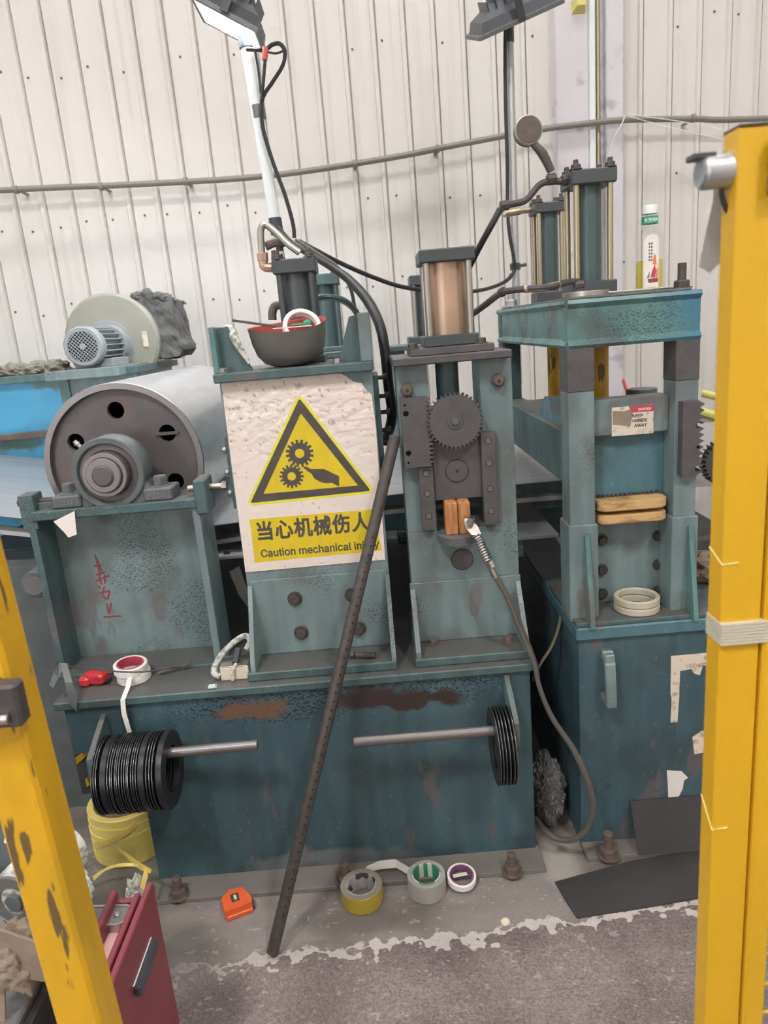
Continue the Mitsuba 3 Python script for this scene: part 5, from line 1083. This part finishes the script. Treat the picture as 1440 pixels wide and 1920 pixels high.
P(t, 'plate', move(prism(st_, 0, .012, 'xy'), R_, [q[0], q[1], bz - .032]), 'lamp_grey'); P(t, 'rim', move(prism(st_.buffer(.005).difference(st_), 0, .016, 'xy'), R_, [q[0], q[1], bz - .034]), 'zinc', label='silver rim'); P(t, 'rivet', move(cyl([.056, 0, .010], [.056, 0, .017], .006, 14), R_, [q[0], q[1], bz - .032]), 'bright_steel')
t = T('grey_bin', 'grey metal bin partly hidden by the left yellow post', 'bin')
P(t, 'body', bx(-1.15, -.70, .88, 1.30, 0, .40, .006), 'bin_grey'); P(t, 'rim', bx(-1.16, -.69, .87, 1.31, .40, .415, .004), 'bin_grey')
P(t, 'side_panel', bx(-.70, -.685, .95, 1.15, .0, .385, .003), 'cast_grey')
O('slanted_sheet', move(bx(-.20, .20, -.004, .004, 0, .42, .002), rot([0, 1, 0], -6) @ rot([1, 0, 0], -14), [-1.06, 1.36, .26]), 'cast_grey', 'grey sheet leaning behind the grey bin at the left edge', 'sheet')
t = T('rope_roll', 'roll of dirty white rope and cloth on the grey bin behind the left yellow post', 'rope roll')
q = at(36, 1665, Y=1.08)
P(t, 'roll', cyl([q[0], 1.06, q[2] - .01], [q[0] + .035, 1.20, q[2] - .01], .052, 28, .01), 'white_rope'); P(t, 'band', ring([q[0] - .001, 1.058, q[2] - .01], (.25, 1, 0), .050, .028, .006, 28, .001), 'lamp_grey'); P(t, 'core', cyl([q[0], 1.052, q[2] - .01], [q[0] + .005, 1.07, q[2] - .01], .017, 14), 'cast_grey')
P(t, 'cloth', blob([q[0] + .02, 1.12, q[2] - .065], [.08, .07, .035], .4, 10, 6, 3, 1), 'white_rope', smooth=50); P(t, 'cloth', blob([q[0] - .01, 1.18, q[2] + .05], [.04, .05, .03], .4, 10, 8, 3, 1), 'white_tape', smooth=50)
q = at(60, 1765, Y=1.02)
bag = trimesh.creation.icosphere(subdivisions=4); v = bag.vertices; d = meshkit.fbm(v * 2.5, 3, 19) - .5
t = T('crumpled_carton', 'crumpled brown cardboard piece hanging on the grey bin at the left', 'cardboard')
P(t, 'lump', trimesh.Trimesh(v * np.array([.042, .035, .06]) * (1 + .9 * d)[:, None] + [q[0] - .02, 1.0, q[2] - .01], bag.faces, process=False), 'brown_paper', smooth=15)
P(t, 'flap', prism([(q[0] - .07, q[2] + .06), (q[0] - .02, q[2] + .07), (q[0] + .05, q[2] + .03), (q[0] + .06, q[2] - .05), (q[0] - .03, q[2] - .02), (q[0] - .05, q[2] - .12), (q[0] - .08, q[2] - .10)], .975, .980, 'xz'), 'brown_paper', smooth=False)

# ================================================================ YELLOW SAFETY POSTS near the viewer
t = T('yellow_post', 'scratched yellow square post leaning into the lower left corner', 'post')
P(t, 'tube', move(bx(-.031, .031, .80, .862, 0, 2.1, .005), rot([0, 1, 0], -1.5), [-.472, 0, 0]), 'yellow_paint')
q = at(22, 1312, Y=.795)
k = P(t, 'latch', bx(q[0] - .035, q[0] + .018, .775, .80, q[2] - .028, q[2] + .028, .004), 'bolt_dark', label='dark latch block'); P(k, 'latch_bolt', cyl([q[0] - .06, .772, q[2] - .012], [q[0] + .006, .772, q[2] - .012], .007, 12), 'bright_steel')
t = T('yellow_post', 'tall yellow channel post standing upright at the right edge', 'post')
P(t, 'front', bx(.388, .432, .780, .784, 0, 1.665, .001), 'yellow_clean'); P(t, 'left_side', bx(.386, .390, .780, .812, 0, 1.665, .001), 'yellow_clean'); P(t, 'right_side', bx(.430, .434, .780, .812, 0, 1.665, .001), 'yellow_clean')
P(t, 'back', bx(.386, .434, .808, .812, 0, 1.665, .001), 'yellow_clean')
P(t, 'top_cap', bx(.386, .436, .778, .814, 1.665, 1.668, .001), 'rusty_bolt')
for px, py in ((1335, 1190),):
    q = at(px, py, Y=.778)
    P(t, 'film_band', cat(*[bx(.3848, .4680, .7738, .8132, q[2] - .014 + i * .004, q[2] - .0105 + i * .004, .0004) for i in range(7)]), 'cream_ring', label='band of pale stretched film wrapped round the post', kind='stuff')
q = at(1345, 1555, Y=.78); P(t, 'scratch_line', tube([[.3858, .812, q[2] + .03], [.386, .7795, q[2]], [.405, .7792, q[2] + .002]], .0012, 5, smooth=False), 'pale_yellow'); q = at(1345, 1060, Y=.78); P(t, 'scratch_line', tube([[.3858, .812, q[2] + .012], [.386, .7795, q[2]], [.405, .7792, q[2] + .001]], .0012, 5, smooth=False), 'pale_yellow')
t = T('gate_frame', 'yellow mesh gate frame beside the yellow channel post at the right edge', 'gate')
P(t, 'stile', bx(.437, .466, .775, .80, .03, 1.60, .003), 'yellow_clean')
P(t, 'stile', bx(1.0, 1.03, .775, .80, .03, 1.60, .003), 'yellow_clean')
P(t, 'bottom_bar', bx(.466, 1.0, .775, .80, .03, .06, .003), 'yellow_clean'); P(t, 'top_bar', bx(.466, 1.0, .775, .80, 1.57, 1.60, .003), 'yellow_clean')
for i in range(11): P(t, 'mesh_wire', cyl([.47 + .05 * i, .79, .05], [.47 + .05 * i, .79, 1.58], .0022, 6), 'yellow_clean')
for i in range(30): P(t, 'mesh_wire', cyl([.46, .787, .08 + .05 * i], [1.0, .787, .08 + .05 * i], .0022, 6), 'yellow_clean')
q = at(1428, 420, Y=.77); k = P(t, 'hinge_plate', bx(.440, .47, .765, .777, q[2] - .028, q[2] + .028, .002), 'yellow_clean'); 
q = at(1428, 505, Y=.77); P(t, 'hinge_clamp', bx(.437, .47, .762, .777, q[2] - .012, q[2] + .012, .003), 'bolt_dark')
q = at(1425, 318, Y=.77); P(t, 'top_bracket', bx(.414, .475, .764, .776, q[2] - .026, q[2] + .03, .002), 'rusty_bolt')
t = T('light_sensor', 'small grey sensor with a black cable fixed to the top of the right yellow post', 'sensor')
a, b_ = at(1346, 322, Y=.80), at(1392, 318, Y=.80)
a, b_ = a - [.018, 0, 0], b_ - [.018, 0, 0]
P(t, 'body', lathe([(0, 0), (.015, 0), (.017, .003), (.017, .022), (.0185, .025), (.0185, .033), (0, .033)], a, b_ - a, 24), 'galvanised'); P(t, 'lens', cyl(a - (b_ - a) * .06, a, .0145, 20), 'motor_grey')
P(t, 'lug', bx(a[0] - .012, a[0] + .012, .79, .81, a[2] + .012, a[2] + .018, .001), 'lamp_black')
P(t, 'cable', tube([at(1352, 340, Y=.80), at(1354, 370, Y=.80), at(1362, 392, Y=.80), at(1372, 404, Y=.802)], .0028, 8), 'black_rubber')
fl = [at(px, py, Y=.83) for px, py in ((1340, 320), (1362, 345), (1372, 420), (1362, 480), (1342, 500), (1330, 512), (1310, 500), (1322, 440), (1336, 380))]
O('plastic_film', prism([(p[0], p[2]) for p in fl], .829, .8296, 'xz'), 'thin_film', 'torn strip of translucent plastic film hanging from the sensor', 'film')
